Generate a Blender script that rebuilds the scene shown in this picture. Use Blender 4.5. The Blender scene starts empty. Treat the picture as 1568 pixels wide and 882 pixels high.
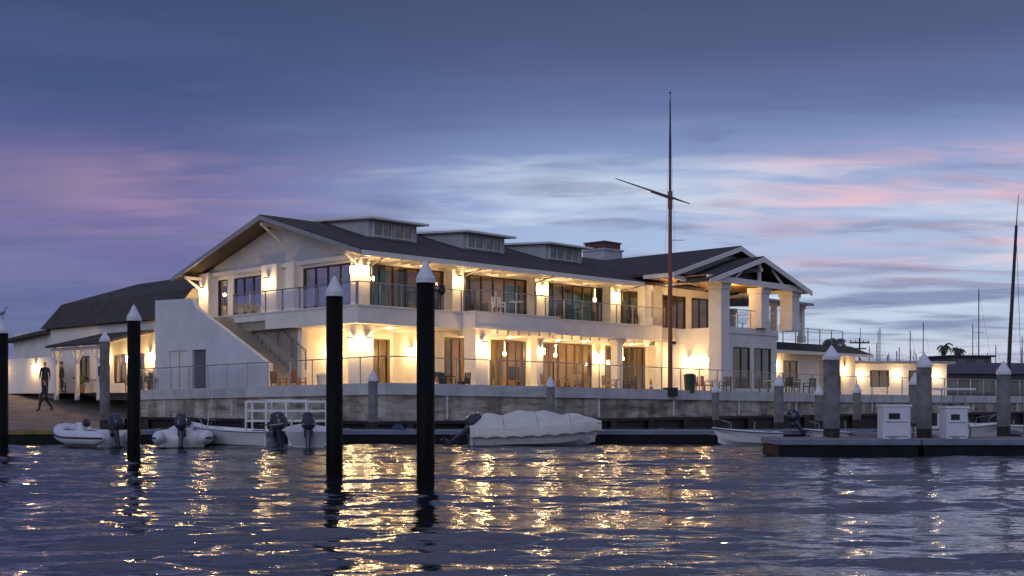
import bpy, math, random
import numpy as np
from mathutils import Vector, Matrix
random.seed(4); np.random.seed(4)
S=bpy.context.scene
S.view_settings.view_transform='Standard'
try: S.view_settings.look='None'
except: pass
S.view_settings.exposure=0

def lin(c): 
    c=c/255.0
    return c/12.92 if c<=0.04045 else ((c+0.055)/1.055)**2.4
def srgb(r,g,b): return (lin(r),lin(g),lin(b),1)

# ---------------------------------------------------------------- materials
def mat(name,col,rough=0.6,metal=0.0,var=0.12,nscale=3.0,bump=0.15,bscale=30.0,spec=None,stretch=None):
    m=bpy.data.materials.new(name); m.use_nodes=True
    nt=m.node_tree; N=nt.nodes; L=nt.links
    b=N['Principled BSDF']
    b.inputs['Roughness'].default_value=rough; b.inputs['Metallic'].default_value=metal
    if spec is not None: b.inputs['Specular IOR Level'].default_value=spec
    tc=N.new('ShaderNodeTexCoord'); src=tc.outputs['Object']
    if stretch:
        mp=N.new('ShaderNodeMapping'); mp.inputs['Scale'].default_value=stretch
        L.new(src,mp.inputs['Vector']); src=mp.outputs['Vector']
    n=N.new('ShaderNodeTexNoise'); n.inputs['Scale'].default_value=nscale; n.inputs['Detail'].default_value=6
    L.new(src,n.inputs['Vector'])
    r=N.new('ShaderNodeValToRGB'); L.new(n.outputs['Fac'],r.inputs['Fac'])
    lo=[max(0,c*(1-var)) for c in col[:3]]; hi=[min(1,c*(1+var)) for c in col[:3]]
    r.color_ramp.elements[0].position=.3; r.color_ramp.elements[1].position=.7
    r.color_ramp.elements[0].color=(*lo,1); r.color_ramp.elements[1].color=(*hi,1)
    L.new(r.outputs['Color'],b.inputs['Base Color'])
    if bump>0:
        n2=N.new('ShaderNodeTexNoise'); n2.inputs['Scale'].default_value=bscale; n2.inputs['Detail'].default_value=4
        L.new(src,n2.inputs['Vector'])
        bp=N.new('ShaderNodeBump'); bp.inputs['Strength'].default_value=bump; bp.inputs['Distance'].default_value=.02
        L.new(n2.outputs['Fac'],bp.inputs['Height']); L.new(bp.outputs['Normal'],b.inputs['Normal'])
    return m
def emis(name,col,st):
    m=bpy.data.materials.new(name); m.use_nodes=True
    b=m.node_tree.nodes['Principled BSDF']
    b.inputs['Base Color'].default_value=(*col,1)
    b.inputs['Emission Color'].default_value=(*col,1); b.inputs['Emission Strength'].default_value=st
    return m
def glassmat(name,tint,refl,rough=0.02):
    m=bpy.data.materials.new(name); m.use_nodes=True
    nt=m.node_tree;N=nt.nodes;L=nt.links
    for n in list(N): N.remove(n)
    o=N.new('ShaderNodeOutputMaterial'); mx=N.new('ShaderNodeMixShader')
    t=N.new('ShaderNodeBsdfTransparent'); t.inputs['Color'].default_value=(*tint,1)
    g=N.new('ShaderNodeBsdfGlossy'); g.inputs['Roughness'].default_value=rough
    fr=N.new('ShaderNodeLayerWeight'); fr.inputs['Blend'].default_value=.35
    mr=N.new('ShaderNodeMapRange'); mr.inputs['To Min'].default_value=refl; mr.inputs['To Max'].default_value=min(1,refl+.45)
    L.new(fr.outputs['Fresnel'],mr.inputs['Value']); L.new(mr.outputs['Result'],mx.inputs['Fac'])
    L.new(t.outputs[0],mx.inputs[1]); L.new(g.outputs[0],mx.inputs[2]); L.new(mx.outputs[0],o.inputs['Surface'])
    return m
def siding(name,col,step,strength=.6,axis='Z',var=.08):
    m=mat(name,col,.6,0,var,2.0,0)
    N=m.node_tree.nodes;L=m.node_tree.links; b=N['Principled BSDF']
    tc=N.new('ShaderNodeTexCoord'); w=N.new('ShaderNodeTexWave'); w.wave_type='BANDS'; w.bands_direction=axis; w.wave_profile='SAW'
    w.inputs['Scale'].default_value=1.0/step*0.314; w.inputs['Distortion'].default_value=0
    L.new(tc.outputs['Object'],w.inputs['Vector'])
    bp=N.new('ShaderNodeBump'); bp.inputs['Strength'].default_value=strength; bp.inputs['Distance'].default_value=.03
    L.new(w.outputs['Fac'],bp.inputs['Height']); L.new(bp.outputs['Normal'],b.inputs['Normal'])
    return m
def shingle(name,c1,c2):
    m=bpy.data.materials.new(name); m.use_nodes=True
    N=m.node_tree.nodes;L=m.node_tree.links; b=N['Principled BSDF']; b.inputs['Roughness'].default_value=.9
    b.inputs['Specular IOR Level'].default_value=.2
    tc=N.new('ShaderNodeTexCoord'); br=N.new('ShaderNodeTexBrick'); br.inputs['Scale'].default_value=3.0
    br.inputs['Color1'].default_value=(*c1,1); br.inputs['Color2'].default_value=(*c2,1); br.inputs['Mortar'].default_value=(.02,.02,.02,1)
    br.inputs['Mortar Size'].default_value=.02
    n=N.new('ShaderNodeTexNoise'); n.inputs['Scale'].default_value=.8; n.inputs['Detail'].default_value=8
    L.new(tc.outputs['Object'],n.inputs['Vector'])
    L.new(tc.outputs['Object'],br.inputs['Vector'])
    mx=N.new('ShaderNodeMixRGB'); mx.blend_type='MULTIPLY'; mx.inputs['Fac'].default_value=.6
    L.new(br.outputs['Color'],mx.inputs[1]); L.new(n.outputs['Fac'],mx.inputs[2]); L.new(mx.outputs[0],b.inputs['Base Color'])
    bp=N.new('ShaderNodeBump'); bp.inputs['Strength'].default_value=.5; bp.inputs['Distance'].default_value=.02
    L.new(br.outputs['Fac'],bp.inputs['Height']); L.new(bp.outputs['Normal'],b.inputs['Normal'])
    return m

M_white=mat('white_stucco',(.74,.72,.69),.7,0,.08,1.2,.25,25)
M_trim=mat('white_trim',(.72,.70,.68),.45,0,.05,2,.05)
M_side=siding('gable_siding',(.48,.49,.53),.22)  # shade under the roof overhang is darkened and blued into this colour
M_tan=siding('tan_siding',(.36,.33,.29),.2)
M_roof=shingle('roof_shingles',(.15,.135,.125),(.095,.087,.083))
M_flat=mat('grey_roofing',(.32,.33,.36),.7,0,.1)
M_frame=mat('bronze_window_frame',(.035,.028,.022),.4,.3,.1,3,0)
M_brown=mat('brown_door_frame',(.10,.065,.04),.5,0,.15,3,0)
M_steel=mat('railing_steel',(.30,.30,.31),.4,.7,.1,3,0)
M_glass=glassmat('window_glass',(.68,.70,.66),.08)
M_rglass=glassmat('railing_glass',(.90,.93,.94),.015)
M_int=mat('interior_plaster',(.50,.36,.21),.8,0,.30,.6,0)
M_green=mat('green_glow_tint',(.08,.42,.14),.8,0,.3,1.5,0)  # green glow of the room is put into this panel colour
M_teal=mat('teal_window_tint',(.05,.27,.25),.8,0,.3,1.5,0)  # teal window glow put into the colour; also backs the dormer panes
M_wood=mat('wood_ceiling',(.50,.30,.12),.5,0,.25,3,.1,20,stretch=(1,8,1))
M_lamp=emis('lamp_glow',(1,.70,.34),75)
M_pend=emis('pendant_glow',(1,.60,.26),30)
M_black=mat('black_pile_sleeve',(.005,.005,.006),.6,0,.4,4,.3,8,spec=.12)
M_cap=mat('white_pile_cap',(.66,.67,.72),.5,0,.08,5,.05)
M_grey=mat('concrete_pile',(.14,.14,.14),.85,0,.40,3,.4,20)
M_dark=mat('dark_metal',(.02,.02,.025),.4,.2,.2,3,0)
M_wetshadow=mat('wet_shadow_concrete',(.022,.020,.019),.6,0,.4,2,.4,8)  # wet concrete, with the shadow below the seawall darkened into its colour
M_boat=mat('white_gelcoat',(.72,.73,.76),.3,0,.05,3,0)
M_tube=mat('hypalon_tube',(.62,.64,.72),.5,0,.06,4,.05)
M_motor=mat('outboard_cowling',(.030,.030,.055),.25,0,.2,3,0)
M_canvas=mat('canvas_cover',(.60,.585,.54),.9,0,.08,3,.35,7)
M_blue=mat('blue_canvas',(.05,.09,.20),.7,0,.2,4,.3,9)
M_navy=mat('navy_stripe',(.02,.04,.14),.4,0,.1,4,0)
M_orange=mat('orange_paint',(.60,.15,.04),.5,0,.1,3,0)
M_chor=mat('burnt_orange_cushion',(.32,.13,.06),.7,0,.15,3,0)
M_red=mat('red_paint',(.30,.04,.03),.5,0,.1,3,0)
M_yel=mat('ochre_rub_strip',(.22,.15,.03),.7,0,.35,2,0)
M_teak=mat('dock_planks',(.20,.18,.17),.8,0,.25,2,.4,14,stretch=(1,6,1))
M_dockf=mat('dock_float',(.010,.011,.015),.7,0,.3,3,.2,spec=.2)
M_dedge=mat('dock_edge',(.16,.18,.26),.6,0,.2,3,0)
M_mast=mat('varnished_mast',(.20,.065,.035),.4,0,.2,4,0)
M_soil=mat('brick_cap',(.14,.065,.05),.8,0,.2,3,0)
M_leaf=mat('leaves',(.05,.075,.035),.7,0,.4,3,0)
M_bark=mat('bark',(.09,.07,.05),.9,0,.3,5,.4)
M_skin=mat('skin',(.45,.27,.19),.6,0,.05,6,0)
M_hair=mat('hair',(.02,.014,.01),.7,0,.2,20,0)
M_rope=mat('rope',(.35,.33,.30),.9,0,.2,9,.2)

# ---------------------------------------------------------------- mesh builder
class MB:
    def __init__(s): s.v=[];s.f=[];s.m=[]
    def add(s,vs,fs,m=0):
        o=len(s.v); s.v+= [tuple(v) for v in vs]
        for f in fs: s.f.append([i+o for i in f]); s.m.append(m)
    def box(s,x0,x1,y0,y1,z0,z1,m=0):
        vs=[(x,y,z) for z in (z0,z1) for y in (y0,y1) for x in (x0,x1)]
        s.add(vs,[(0,2,3,1),(4,5,7,6),(0,1,5,4),(2,6,7,3),(0,4,6,2),(1,3,7,5)],m)
    def beam(s,p0,p1,w,h,m=0):
        p0=Vector(p0);p1=Vector(p1);d=(p1-p0).normalized()
        up=Vector((0,0,1)) if abs(d.z)<.95 else Vector((0,1,0))
        a=d.cross(up).normalized(); b=a.cross(d).normalized()
        vs=[p+a*sx*w/2+b*sy*h/2 for p in (p0,p1) for sy in (-1,1) for sx in (-1,1)]
        s.add(vs,[(0,2,3,1),(4,5,7,6),(0,1,5,4),(2,6,7,3),(0,4,6,2),(1,3,7,5)],m)
    def cyl(s,p0,p1,r0,r1=None,n=14,m=0,cap=True):
        if r1 is None:r1=r0
        s.path([p0,p1],[r0,r1],n,m,cap)
    def path(s,pts,rs,n=10,m=0,cap=True):
        pts=[Vector(p) for p in pts]; o=len(s.v)
        for i,p in enumerate(pts):
            a=pts[max(0,i-1)];b=pts[min(len(pts)-1,i+1)]
            d=(b-a).normalized(); up=Vector((0,0,1)) if abs(d.z)<.9 else Vector((0,1,0))
            x=d.cross(up).normalized(); y=x.cross(d).normalized()
            for k in range(n):
                t=2*math.pi*k/n
                s.v.append(tuple(p+(x*math.cos(t)+y*math.sin(t))*rs[i]))
        for i in range(len(pts)-1):
            for k in range(n):
                s.f.append([o+i*n+k,o+i*n+(k+1)%n,o+(i+1)*n+(k+1)%n,o+(i+1)*n+k]); s.m.append(m)
        if cap:
            s.f.append([o+k for k in range(n)]);s.m.append(m)
            q=o+(len(pts)-1)*n; s.f.append([q+k for k in range(n)][::-1]);s.m.append(m)
    def prism(s,pts,off,m=0):
        n=len(pts); off=Vector(off)
        vs=[Vector(p) for p in pts]+[Vector(p)+off for p in pts]
        fs=[list(range(n))[::-1],list(range(n,2*n))]+[[i,(i+1)%n,(i+1)%n+n,i+n] for i in range(n)]
        s.add(vs,fs,m)
    def ell(s,c,r,m=0,nu=14,nv=9,sq=1.0):
        o=len(s.v)
        def p(t): return math.copysign(abs(t)**sq,t)
        for j in range(nv+1):
            ph=-math.pi/2+math.pi*j/nv
            for i in range(nu):
                th=2*math.pi*i/nu
                s.v.append((c[0]+r[0]*p(math.cos(ph))*p(math.cos(th)),c[1]+r[1]*p(math.cos(ph))*p(math.sin(th)),c[2]+r[2]*p(math.sin(ph))))
        for j in range(nv):
            for i in range(nu):
                s.f.append([o+j*nu+i,o+j*nu+(i+1)%nu,o+(j+1)*nu+(i+1)%nu,o+(j+1)*nu+i]);s.m.append(m)
    def loft(s,secs,m=0,close=False):
        o=len(s.v);n=len(secs[0])
        for sec in secs: s.v+=[tuple(p) for p in sec]
        for i in range(len(secs)-1):
            for k in range(n if close else n-1):
                s.f.append([o+i*n+k,o+i*n+(k+1)%n,o+(i+1)*n+(k+1)%n,o+(i+1)*n+k]);s.m.append(m)
    def xf(s,i0,M):
        for i in range(i0,len(s.v)): s.v[i]=tuple(M@Vector(s.v[i]))
    def make(s,name,mats,parent=None,smooth=False,bevel=0,recalc=True):
        me=bpy.data.meshes.new(name); me.from_pydata(s.v,[],s.f)
        if not isinstance(mats,(list,tuple)): mats=[mats]
        for m in mats: me.materials.append(m)
        for p,mi in zip(me.polygons,s.m): p.material_index=min(mi,len(mats)-1); p.use_smooth=smooth
        if recalc:
            import bmesh
            b=bmesh.new(); b.from_mesh(me); 
            bmesh.ops.recalc_face_normals(b,faces=b.faces); b.to_mesh(me); b.free()
        me.update()
        o=bpy.data.objects.new(name,me); S.collection.objects.link(o)
        if parent: o.parent=parent
        if bevel:
            bv=o.modifiers.new('bevel','BEVEL'); bv.width=bevel; bv.segments=2; bv.limit_method='ANGLE'; bv.angle_limit=.7
        return o
def empty(name,loc=(0,0,0),rz=0):
    e=bpy.data.objects.new(name,None); S.collection.objects.link(e); e.location=loc; e.rotation_euler=(0,0,rz); e.empty_display_size=.5
    return e
def plight(name,loc,power,parent=None,col=(1,.60,.25),r=.08):
    l=bpy.data.lights.new(name,'POINT'); l.energy=power; l.color=col; l.shadow_soft_size=r
    o=bpy.data.objects.new(name,l); o.location=loc; S.collection.objects.link(o)
    if parent: o.parent=parent
    return o

# ---------------------------------------------------------------- camera
cam=bpy.data.cameras.new('camera'); co=bpy.data.objects.new('camera',cam); S.collection.objects.link(co)
co.location=(0,0,1.7); co.rotation_euler=(math.radians(90),0,0)
cam.sensor_width=36; cam.lens=1794/1568*36; cam.shift_y=(610-441)/1568; cam.clip_end=8000; cam.clip_start=.1
S.camera=co

# ---------------------------------------------------------------- world
W=bpy.data.worlds.new('World'); S.world=W; W.use_nodes=True
N=W.node_tree.nodes; L=W.node_tree.links
for n in list(N): N.remove(n)
def nd(t,**k):
    n=N.new(t)
    for a,b in k.items(): setattr(n,a,b)
    return n
def math_(op,a,b=None,c=None):
    n=nd('ShaderNodeMath',operation=op)
    for i,x in enumerate((a,b,c)):
        if x is None: continue
        if isinstance(x,(int,float)): n.inputs[i].default_value=x
        else: L.new(x,n.inputs[i])
    return n.outputs[0]
def mrange(x,a,b,c,d,smooth=True):
    n=nd('ShaderNodeMapRange'); n.interpolation_type='SMOOTHSTEP' if smooth else 'LINEAR'
    L.new(x,n.inputs['Value'])
    for k,v in (('From Min',a),('From Max',b),('To Min',c),('To Max',d)): n.inputs[k].default_value=v
    return n.outputs['Result']
def ramp(x,els):
    n=nd('ShaderNodeValToRGB'); L.new(x,n.inputs['Fac']); e=n.color_ramp.elements
    while len(e)<len(els): e.new(.5)
    for i,(p,c) in enumerate(els): e[i].position=p; e[i].color=srgb(*c)
    return n.outputs['Color']
def mix(f,a,b,mode='MIX'):
    n=nd('ShaderNodeMixRGB',blend_type=mode)
    for i,x in enumerate((f,a,b)):
        if isinstance(x,(int,float)): n.inputs[i].default_value=x
        elif isinstance(x,tuple): n.inputs[i].default_value=x
        else: L.new(x,n.inputs[i])
    return n.outputs[0]
tc=nd('ShaderNodeTexCoord'); sx=nd('ShaderNodeSeparateXYZ'); L.new(tc.outputs['Generated'],sx.inputs[0])
X,Y,Z=sx.outputs
Zp=math_('MAXIMUM',Z,0.0)
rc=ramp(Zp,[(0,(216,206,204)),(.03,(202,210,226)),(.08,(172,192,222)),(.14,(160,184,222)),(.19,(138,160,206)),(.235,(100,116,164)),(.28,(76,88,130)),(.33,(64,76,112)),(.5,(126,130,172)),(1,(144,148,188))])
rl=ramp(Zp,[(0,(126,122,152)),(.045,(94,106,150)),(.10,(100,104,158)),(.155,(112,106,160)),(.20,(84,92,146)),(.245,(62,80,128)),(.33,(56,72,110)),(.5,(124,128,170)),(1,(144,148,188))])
base=mix(mrange(X,-.30,.08,0,1),rl,rc)
den=math_('ADD',Zp,.10)
px=math_('DIVIDE',X,den); py=math_('DIVIDE',Y,den)
cv=nd('ShaderNodeCombineXYZ'); L.new(px,cv.inputs[0]); L.new(py,cv.inputs[1])
mp=nd('ShaderNodeMapping'); mp.inputs['Rotation'].default_value=(0,0,.30); mp.inputs['Scale'].default_value=(.6,1.5,1)
L.new(cv.outputs[0],mp.inputs['Vector'])
def noise(vec,sc,det,dist=0,w=0):
    n=nd('ShaderNodeTexNoise'); n.noise_dimensions='4D'; n.inputs['W'].default_value=w
    n.inputs['Scale'].default_value=sc; n.inputs['Detail'].default_value=det; n.inputs['Distortion'].default_value=dist
    L.new(vec,n.inputs['Vector']); return n.outputs['Fac']
n1=noise(mp.outputs[0],.8,8,.7,1.3); n2=noise(mp.outputs[0],.75,9,1.0,7.1); n3=noise(mp.outputs[0],2.4,8,.5,3.7); n5=noise(mp.outputs[0],4.5,9,.8,9.7)
cen=math_('MULTIPLY',mrange(X,-.26,.02,.05,1),mrange(Zp,.25,.17,0,1))
base=mix(math_('MULTIPLY',mrange(math_('ADD',n1,math_('MULTIPLY',n5,.40)),.62,.86,0,.95),cen),base,srgb(200,216,236))
base=mix(math_('MULTIPLY',mrange(math_('ADD',n3,math_('MULTIPLY',n5,.45)),.70,.92,0,.6),mrange(Zp,.30,.22,.25,1)),base,srgb(86,98,146))
pk=math_('MULTIPLY',mrange(math_('ADD',n2,math_('MULTIPLY',n5,.45)),.60,.86,.08,1),math_('MULTIPLY',mrange(Zp,.075,.14,0,1),mrange(Zp,.22,.175,0,1)))
side=math_('MAXIMUM',mrange(X,.10,.33,0,1),math_('MULTIPLY',math_('MULTIPLY',mrange(X,-.06,-.20,0,1),mrange(X,-.42,-.30,.2,1)),.17))
base=mix(math_('MULTIPLY',pk,math_('ADD',side,.05)),base,srgb(240,186,196))
sv=nd('ShaderNodeCombineXYZ'); L.new(math_('MULTIPLY',X,3.4),sv.inputs[0]); L.new(math_('ADD',math_('MULTIPLY',Zp,58.0),math_('MULTIPLY',X,-2.0)),sv.inputs[2]); L.new(Y,sv.inputs[1])
n4=noise(sv.outputs[0],1.0,7,.6,2.2)
st=math_('MULTIPLY',mrange(n4,.47,.62,0,.8),math_('MULTIPLY',mrange(Zp,.02,.04,0,1),mrange(Zp,.125,.09,0,1)))
base=mix(math_('MULTIPLY',st,mrange(X,.0,.22,0,1)),base,srgb(112,126,170))
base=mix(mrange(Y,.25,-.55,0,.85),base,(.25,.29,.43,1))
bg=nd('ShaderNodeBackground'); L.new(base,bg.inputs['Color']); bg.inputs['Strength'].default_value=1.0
sky=nd('ShaderNodeTexSky'); sky.sky_type='NISHITA'; sky.sun_disc=False; sky.sun_elevation=math.radians(2); sky.sun_rotation=math.radians(208)
bg2=nd('ShaderNodeBackground'); L.new(sky.outputs[0],bg2.inputs['Color']); bg2.inputs['Strength'].default_value=.012
ad=nd('ShaderNodeAddShader'); L.new(bg.outputs[0],ad.inputs[0]); L.new(bg2.outputs[0],ad.inputs[1])
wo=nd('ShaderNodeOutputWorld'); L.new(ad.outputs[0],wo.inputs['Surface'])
sl=bpy.data.lights.new('sun','SUN'); sl.energy=.42; sl.angle=math.radians(30); sl.color=(.72,.80,1)
so=bpy.data.objects.new('sun',sl); S.collection.objects.link(so)
so.rotation_euler=Vector((.45,.85,-.34)).to_track_quat('-Z','Y').to_euler()

# ---------------------------------------------------------------- water
def axis(lo,hi,step,far_lo,far_hi):
    a=list(np.arange(lo,hi+1e-6,step)); s=step
    x=hi; 
    while x<far_hi: s*=1.35; x+=s; a.append(x)
    s=step;x=lo;b=[]
    while x>far_lo: s*=1.35; x-=s; b.append(x)
    return np.array(b[::-1]+a)
xs=axis(-21,21,.12,-4000,4000); ys=axis(7.5,47,.07,-300,5000)
XX,YY=np.meshgrid(xs,ys); ZZ=np.zeros_like(XX)
rng=np.random.RandomState(11)
for i in range(60):
    lam=.36*(9.0**rng.rand()); k=2*math.pi/lam
    th=math.radians(91)+rng.normal(0,.36)
    sl_=.0265 if lam<1.5 else .013
    ph=rng.rand()*6.28
    q=k*(XX*math.cos(th)+YY*math.sin(th))+ph+.5*np.sin(XX*.5+ph*3)
    ZZ+=sl_/k*(np.sin(q)+.22*np.cos(2*q))
ripple=.50+.62*np.clip(.5+.5*np.sin(YY*1.05+1.4*np.sin(XX*.16+.4)+1.1*np.sin(XX*.07+YY*.3)),0,1)+.18*np.sin(XX*.33+YY*.21)
ZZ*=ripple
for lam,amp,th,ph in ((6.5,.026,1.50,.5),(3.9,.013,1.70,2.0),(2.7,.008,1.40,1.0)):
    k=2*math.pi/lam; ZZ+=amp*np.sin(k*(XX*math.cos(th)+YY*math.sin(th))+ph+.8*np.sin(XX*.22+ph))
def fade(a,lo,hi,w): return np.clip((a-lo)/w,0,1)*np.clip((hi-a)/w,0,1)
ZZ*=fade(XX,-22,22,4)*fade(YY,7,49,3)
ny,nx=XX.shape
me=bpy.data.meshes.new('water')
me.vertices.add(nx*ny); me.vertices.foreach_set('co',np.stack([XX,YY,ZZ],-1).astype(np.float32).ravel())
ii=(np.arange(ny-1)[:,None]*nx+np.arange(nx-1)[None,:]).ravel()
quads=np.stack([ii,ii+1,ii+nx+1,ii+nx],-1).astype(np.int32)
me.loops.add(quads.size); me.loops.foreach_set('vertex_index',quads.ravel())
me.polygons.add(len(quads)); me.polygons.foreach_set('loop_start',np.arange(0,quads.size,4,dtype=np.int32))
me.polygons.foreach_set('loop_total',np.full(len(quads),4,dtype=np.int32))
me.polygons.foreach_set('use_smooth',np.ones(len(quads),dtype=bool)); me.update(); me.validate()
wobj=bpy.data.objects.new('water',me); S.collection.objects.link(wobj)
mw=bpy.data.materials.new('harbour_water'); mw.use_nodes=True
n_=mw.node_tree.nodes; l_=mw.node_tree.links; b=n_['Principled BSDF']
b.inputs['Base Color'].default_value=(.010,.013,.018,1); b.inputs['Roughness'].default_value=.03; b.inputs['IOR'].default_value=1.7
tcw=n_.new('ShaderNodeTexCoord'); mpw=n_.new('ShaderNodeMapping'); mpw.inputs['Scale'].default_value=(.45,1.5,1); l_.new(tcw.outputs['Object'],mpw.inputs[0])
na=n_.new('ShaderNodeTexNoise'); na.inputs['Scale'].default_value=4.4; na.inputs['Detail'].default_value=3; l_.new(mpw.outputs[0],na.inputs['Vector'])
bp=n_.new('ShaderNodeBump'); bp.inputs['Strength'].default_value=.5; bp.inputs['Distance'].default_value=.042
l_.new(na.outputs['Fac'],bp.inputs['Height']); l_.new(bp.outputs['Normal'],b.inputs['Normal'])
me.materials.append(mw)

# ---------------------------------------------------------------- ground, ramp, seawall
WP=[(-21.2,73,2.12),(-20,62,2.12),(-5.3,49,2.36),(2.0,54,2.24),(20.3,72,1.95),(46,92,1.83),(140,130,1.8)]
GZ=[2.0,2.0,2.0,2.0,1.78,1.7,1.6]
def offpts(P,off):
    out=[]
    for i in range(len(P)):
        p=Vector(P[i][:2]); ns=[]
        if i>0: d=(p-Vector(P[i-1][:2])).normalized(); ns.append(Vector((d.y,-d.x)))
        if i<len(P)-1: d=(Vector(P[i+1][:2])-p).normalized(); ns.append(Vector((d.y,-d.x)))
        n=sum(ns,Vector((0,0))).normalized(); c=n.dot(ns[0]); q=p+n*(off/max(c,.4)); out.append((q.x,q.y))
    return out
def strip(mb,o0,o1,zl,zh,m=0):
    A=offpts(WP,o0);B=offpts(WP,o1)
    secs=[[(A[i][0],A[i][1],zl[i]),(B[i][0],B[i][1],zl[i]),(B[i][0],B[i][1],zh[i]),(A[i][0],A[i][1],zh[i])] for i in range(len(WP))]
    mb.loft(secs,m,True)
top=[p[2] for p in WP]
def wallmat(name,c1,c2,c3,streak=.7):
    m=bpy.data.materials.new(name); m.use_nodes=True; N=m.node_tree.nodes;L=m.node_tree.links;b=N['Principled BSDF'];b.inputs['Roughness'].default_value=.85
    tc=N.new('ShaderNodeTexCoord')
    mp=N.new('ShaderNodeMapping'); mp.inputs['Scale'].default_value=(.5,.5,2.2); L.new(tc.outputs['Object'],mp.inputs[0])
    n=N.new('ShaderNodeTexNoise'); n.inputs['Scale'].default_value=1.3;n.inputs['Detail'].default_value=10; n.inputs['Roughness'].default_value=.7; L.new(mp.outputs[0],n.inputs['Vector'])
    mp2=N.new('ShaderNodeMapping'); mp2.inputs['Scale'].default_value=(1.4,1.1,.35); L.new(tc.outputs['Object'],mp2.inputs[0])
    k=N.new('ShaderNodeTexNoise'); k.inputs['Scale'].default_value=1.3;k.inputs['Detail'].default_value=7; L.new(mp2.outputs[0],k.inputs['Vector'])
    r=N.new('ShaderNodeValToRGB'); e=r.color_ramp.elements; e.new(.5)
    e[0].position=.36;e[0].color=(*c1,1);e[1].position=.5;e[1].color=(*c2,1);e[2].position=.64;e[2].color=(*c3,1)
    L.new(n.outputs['Fac'],r.inputs['Fac'])
    mr=N.new('ShaderNodeMapRange'); mr.inputs['From Min'].default_value=.38;mr.inputs['From Max'].default_value=.6;mr.inputs['To Min'].default_value=streak;mr.inputs['To Max'].default_value=1
    L.new(k.outputs['Fac'],mr.inputs['Value'])
    mx=N.new('ShaderNodeMixRGB');mx.blend_type='MULTIPLY';mx.inputs[0].default_value=1;L.new(r.outputs[0],mx.inputs[1]);L.new(mr.outputs[0],mx.inputs[2]);L.new(mx.outputs[0],b.inputs['Base Color'])
    bp=N.new('ShaderNodeBump');bp.inputs['Strength'].default_value=.6;bp.inputs['Distance'].default_value=.04;L.new(n.outputs['Fac'],bp.inputs['Height']);L.new(bp.outputs[0],b.inputs['Normal'])
    return m
M_wcap=wallmat('seawall_cap_concrete',(.46,.46,.47),(.56,.56,.57),(.62,.62,.63),.82)
M_wpan=wallmat('seawall_stained_concrete',(.19,.15,.12),(.46,.40,.33),(.62,.56,.49),.50)
sw=empty('seawall')
mb=MB(); strip(mb,-.38,.12,[t-.5 for t in top],top); mb.make('cap',M_wcap,sw)
mb=MB(); strip(mb,-.3,0,[.72]*7,[t-.505 for t in top]); mb.make('panels',M_wpan,sw)
mb=MB(); strip(mb,-.3,-.18,[-2]*7,[.715]*7); 
mb.make('footing',M_wetshadow,sw)  # recess shadow above the water is painted by this near-black material
mb=MB(); strip(mb,-.1,.07,[.60]*7,[.74]*7)
for i in range(1,len(WP)-2):
    a=Vector(WP[i][:2]);b_=Vector(WP[i+1][:2]);d=(b_-a);Ln=d.length;d/=Ln;nn=Vector((d.y,-d.x));k=1.2
    while k<Ln-.4:
        p=a+d*k+nn*.0
        mb.beam((p.x,p.y,-1),(p.x,p.y,.6),.3,.3); k+=2.9
mb.make('ledge_and_footing_piles',M_wetshadow,sw)
mb=MB()
for i in range(1,len(WP)-2):
    a=Vector(WP[i]);b_=Vector(WP[i+1]);d=(b_-a);Ln=d.length;d/=Ln;nn=Vector((d.y,-d.x,0));k=3.
    while k<Ln-.4:
        p=a+d*k+nn*.03
        mb.beam((p.x,p.y,.8),(p.x,p.y,WP[i][2]-.55),.10,.10); k+=5.8
mb.make('panel_joints',M_wcap,sw)

far=[(-3200,3000),(-2000,3200),(-700,3500),(200,3600),(1200,3500),(2400,3300),(4200,2200)]
E=offpts(WP,-.25)
gv=[(-90,73.0,2.0)]+[(E[i][0],E[i][1],GZ[i]) for i in range(7)]
fv=[(-4200,2600,2)]+[(f[0],f[1],1.6) for f in far]
mb=MB(); mb.loft([[gv[i],fv[i]] for i in range(8)])
M_ground=mat('paved_ground',(.26,.24,.21),.9,0,.2,.6,.3,10)
mb.make('ground',M_ground,recalc=False)
def rampz(y): return -.45+(y-54)/19*2.45
mb=MB()
rx=np.linspace(-90,-20.6,30); ry=np.linspace(54,73,14)
mb.loft([[(x,y,min(2.004,rampz(y))+.05*math.sin(x*1.3+y)*(1 if y<72 else 0)) for y in ry] for x in rx])
mb.make('boat_ramp',mat('wet_sand',(.17,.14,.115),.8,0,.3,1.2,.5,12),smooth=True,recalc=False)

# ---------------------------------------------------------------- railings
def railing(mm,mg,p0,p1,h=1.05,step=1.45,glass=True):
    p0=Vector(p0);p1=Vector(p1);d=p1-p0;n=max(1,round(d.length/step)); up=Vector((0,0,h))
    for i in range(n+1):
        p=p0+d*i/n; mm.beam(p,p+up,.055,.055)
    mm.beam(p0+up+Vector((0,0,.02)),p1+up+Vector((0,0,.02)),.08,.045)
    if glass:
        for i in range(n):
            a=p0+d*(i+.05)/n;b=p0+d*(i+.95)/n
            mg.add([a+Vector((0,0,.1)),b+Vector((0,0,.1)),b+up*.92,a+up*.92],[(0,1,2,3)])
    else:
        for k in range(1,7):
            z=Vector((0,0,h*k/7.)); mm.beam(p0+z,p1+z,.015,.015)
R=empty('seawall_railing'); mm=MB();mg=MB(); Q=offpts(WP,-.15)
for i in range(0,5): railing(mm,mg,(Q[i][0],Q[i][1],top[i]),(Q[i+1][0],Q[i+1][1],top[i+1]),1.1,1.6)
mm.make('posts_and_rail',M_steel,R); mg.make('glass_panels',M_rglass,R,recalc=False)

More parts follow.
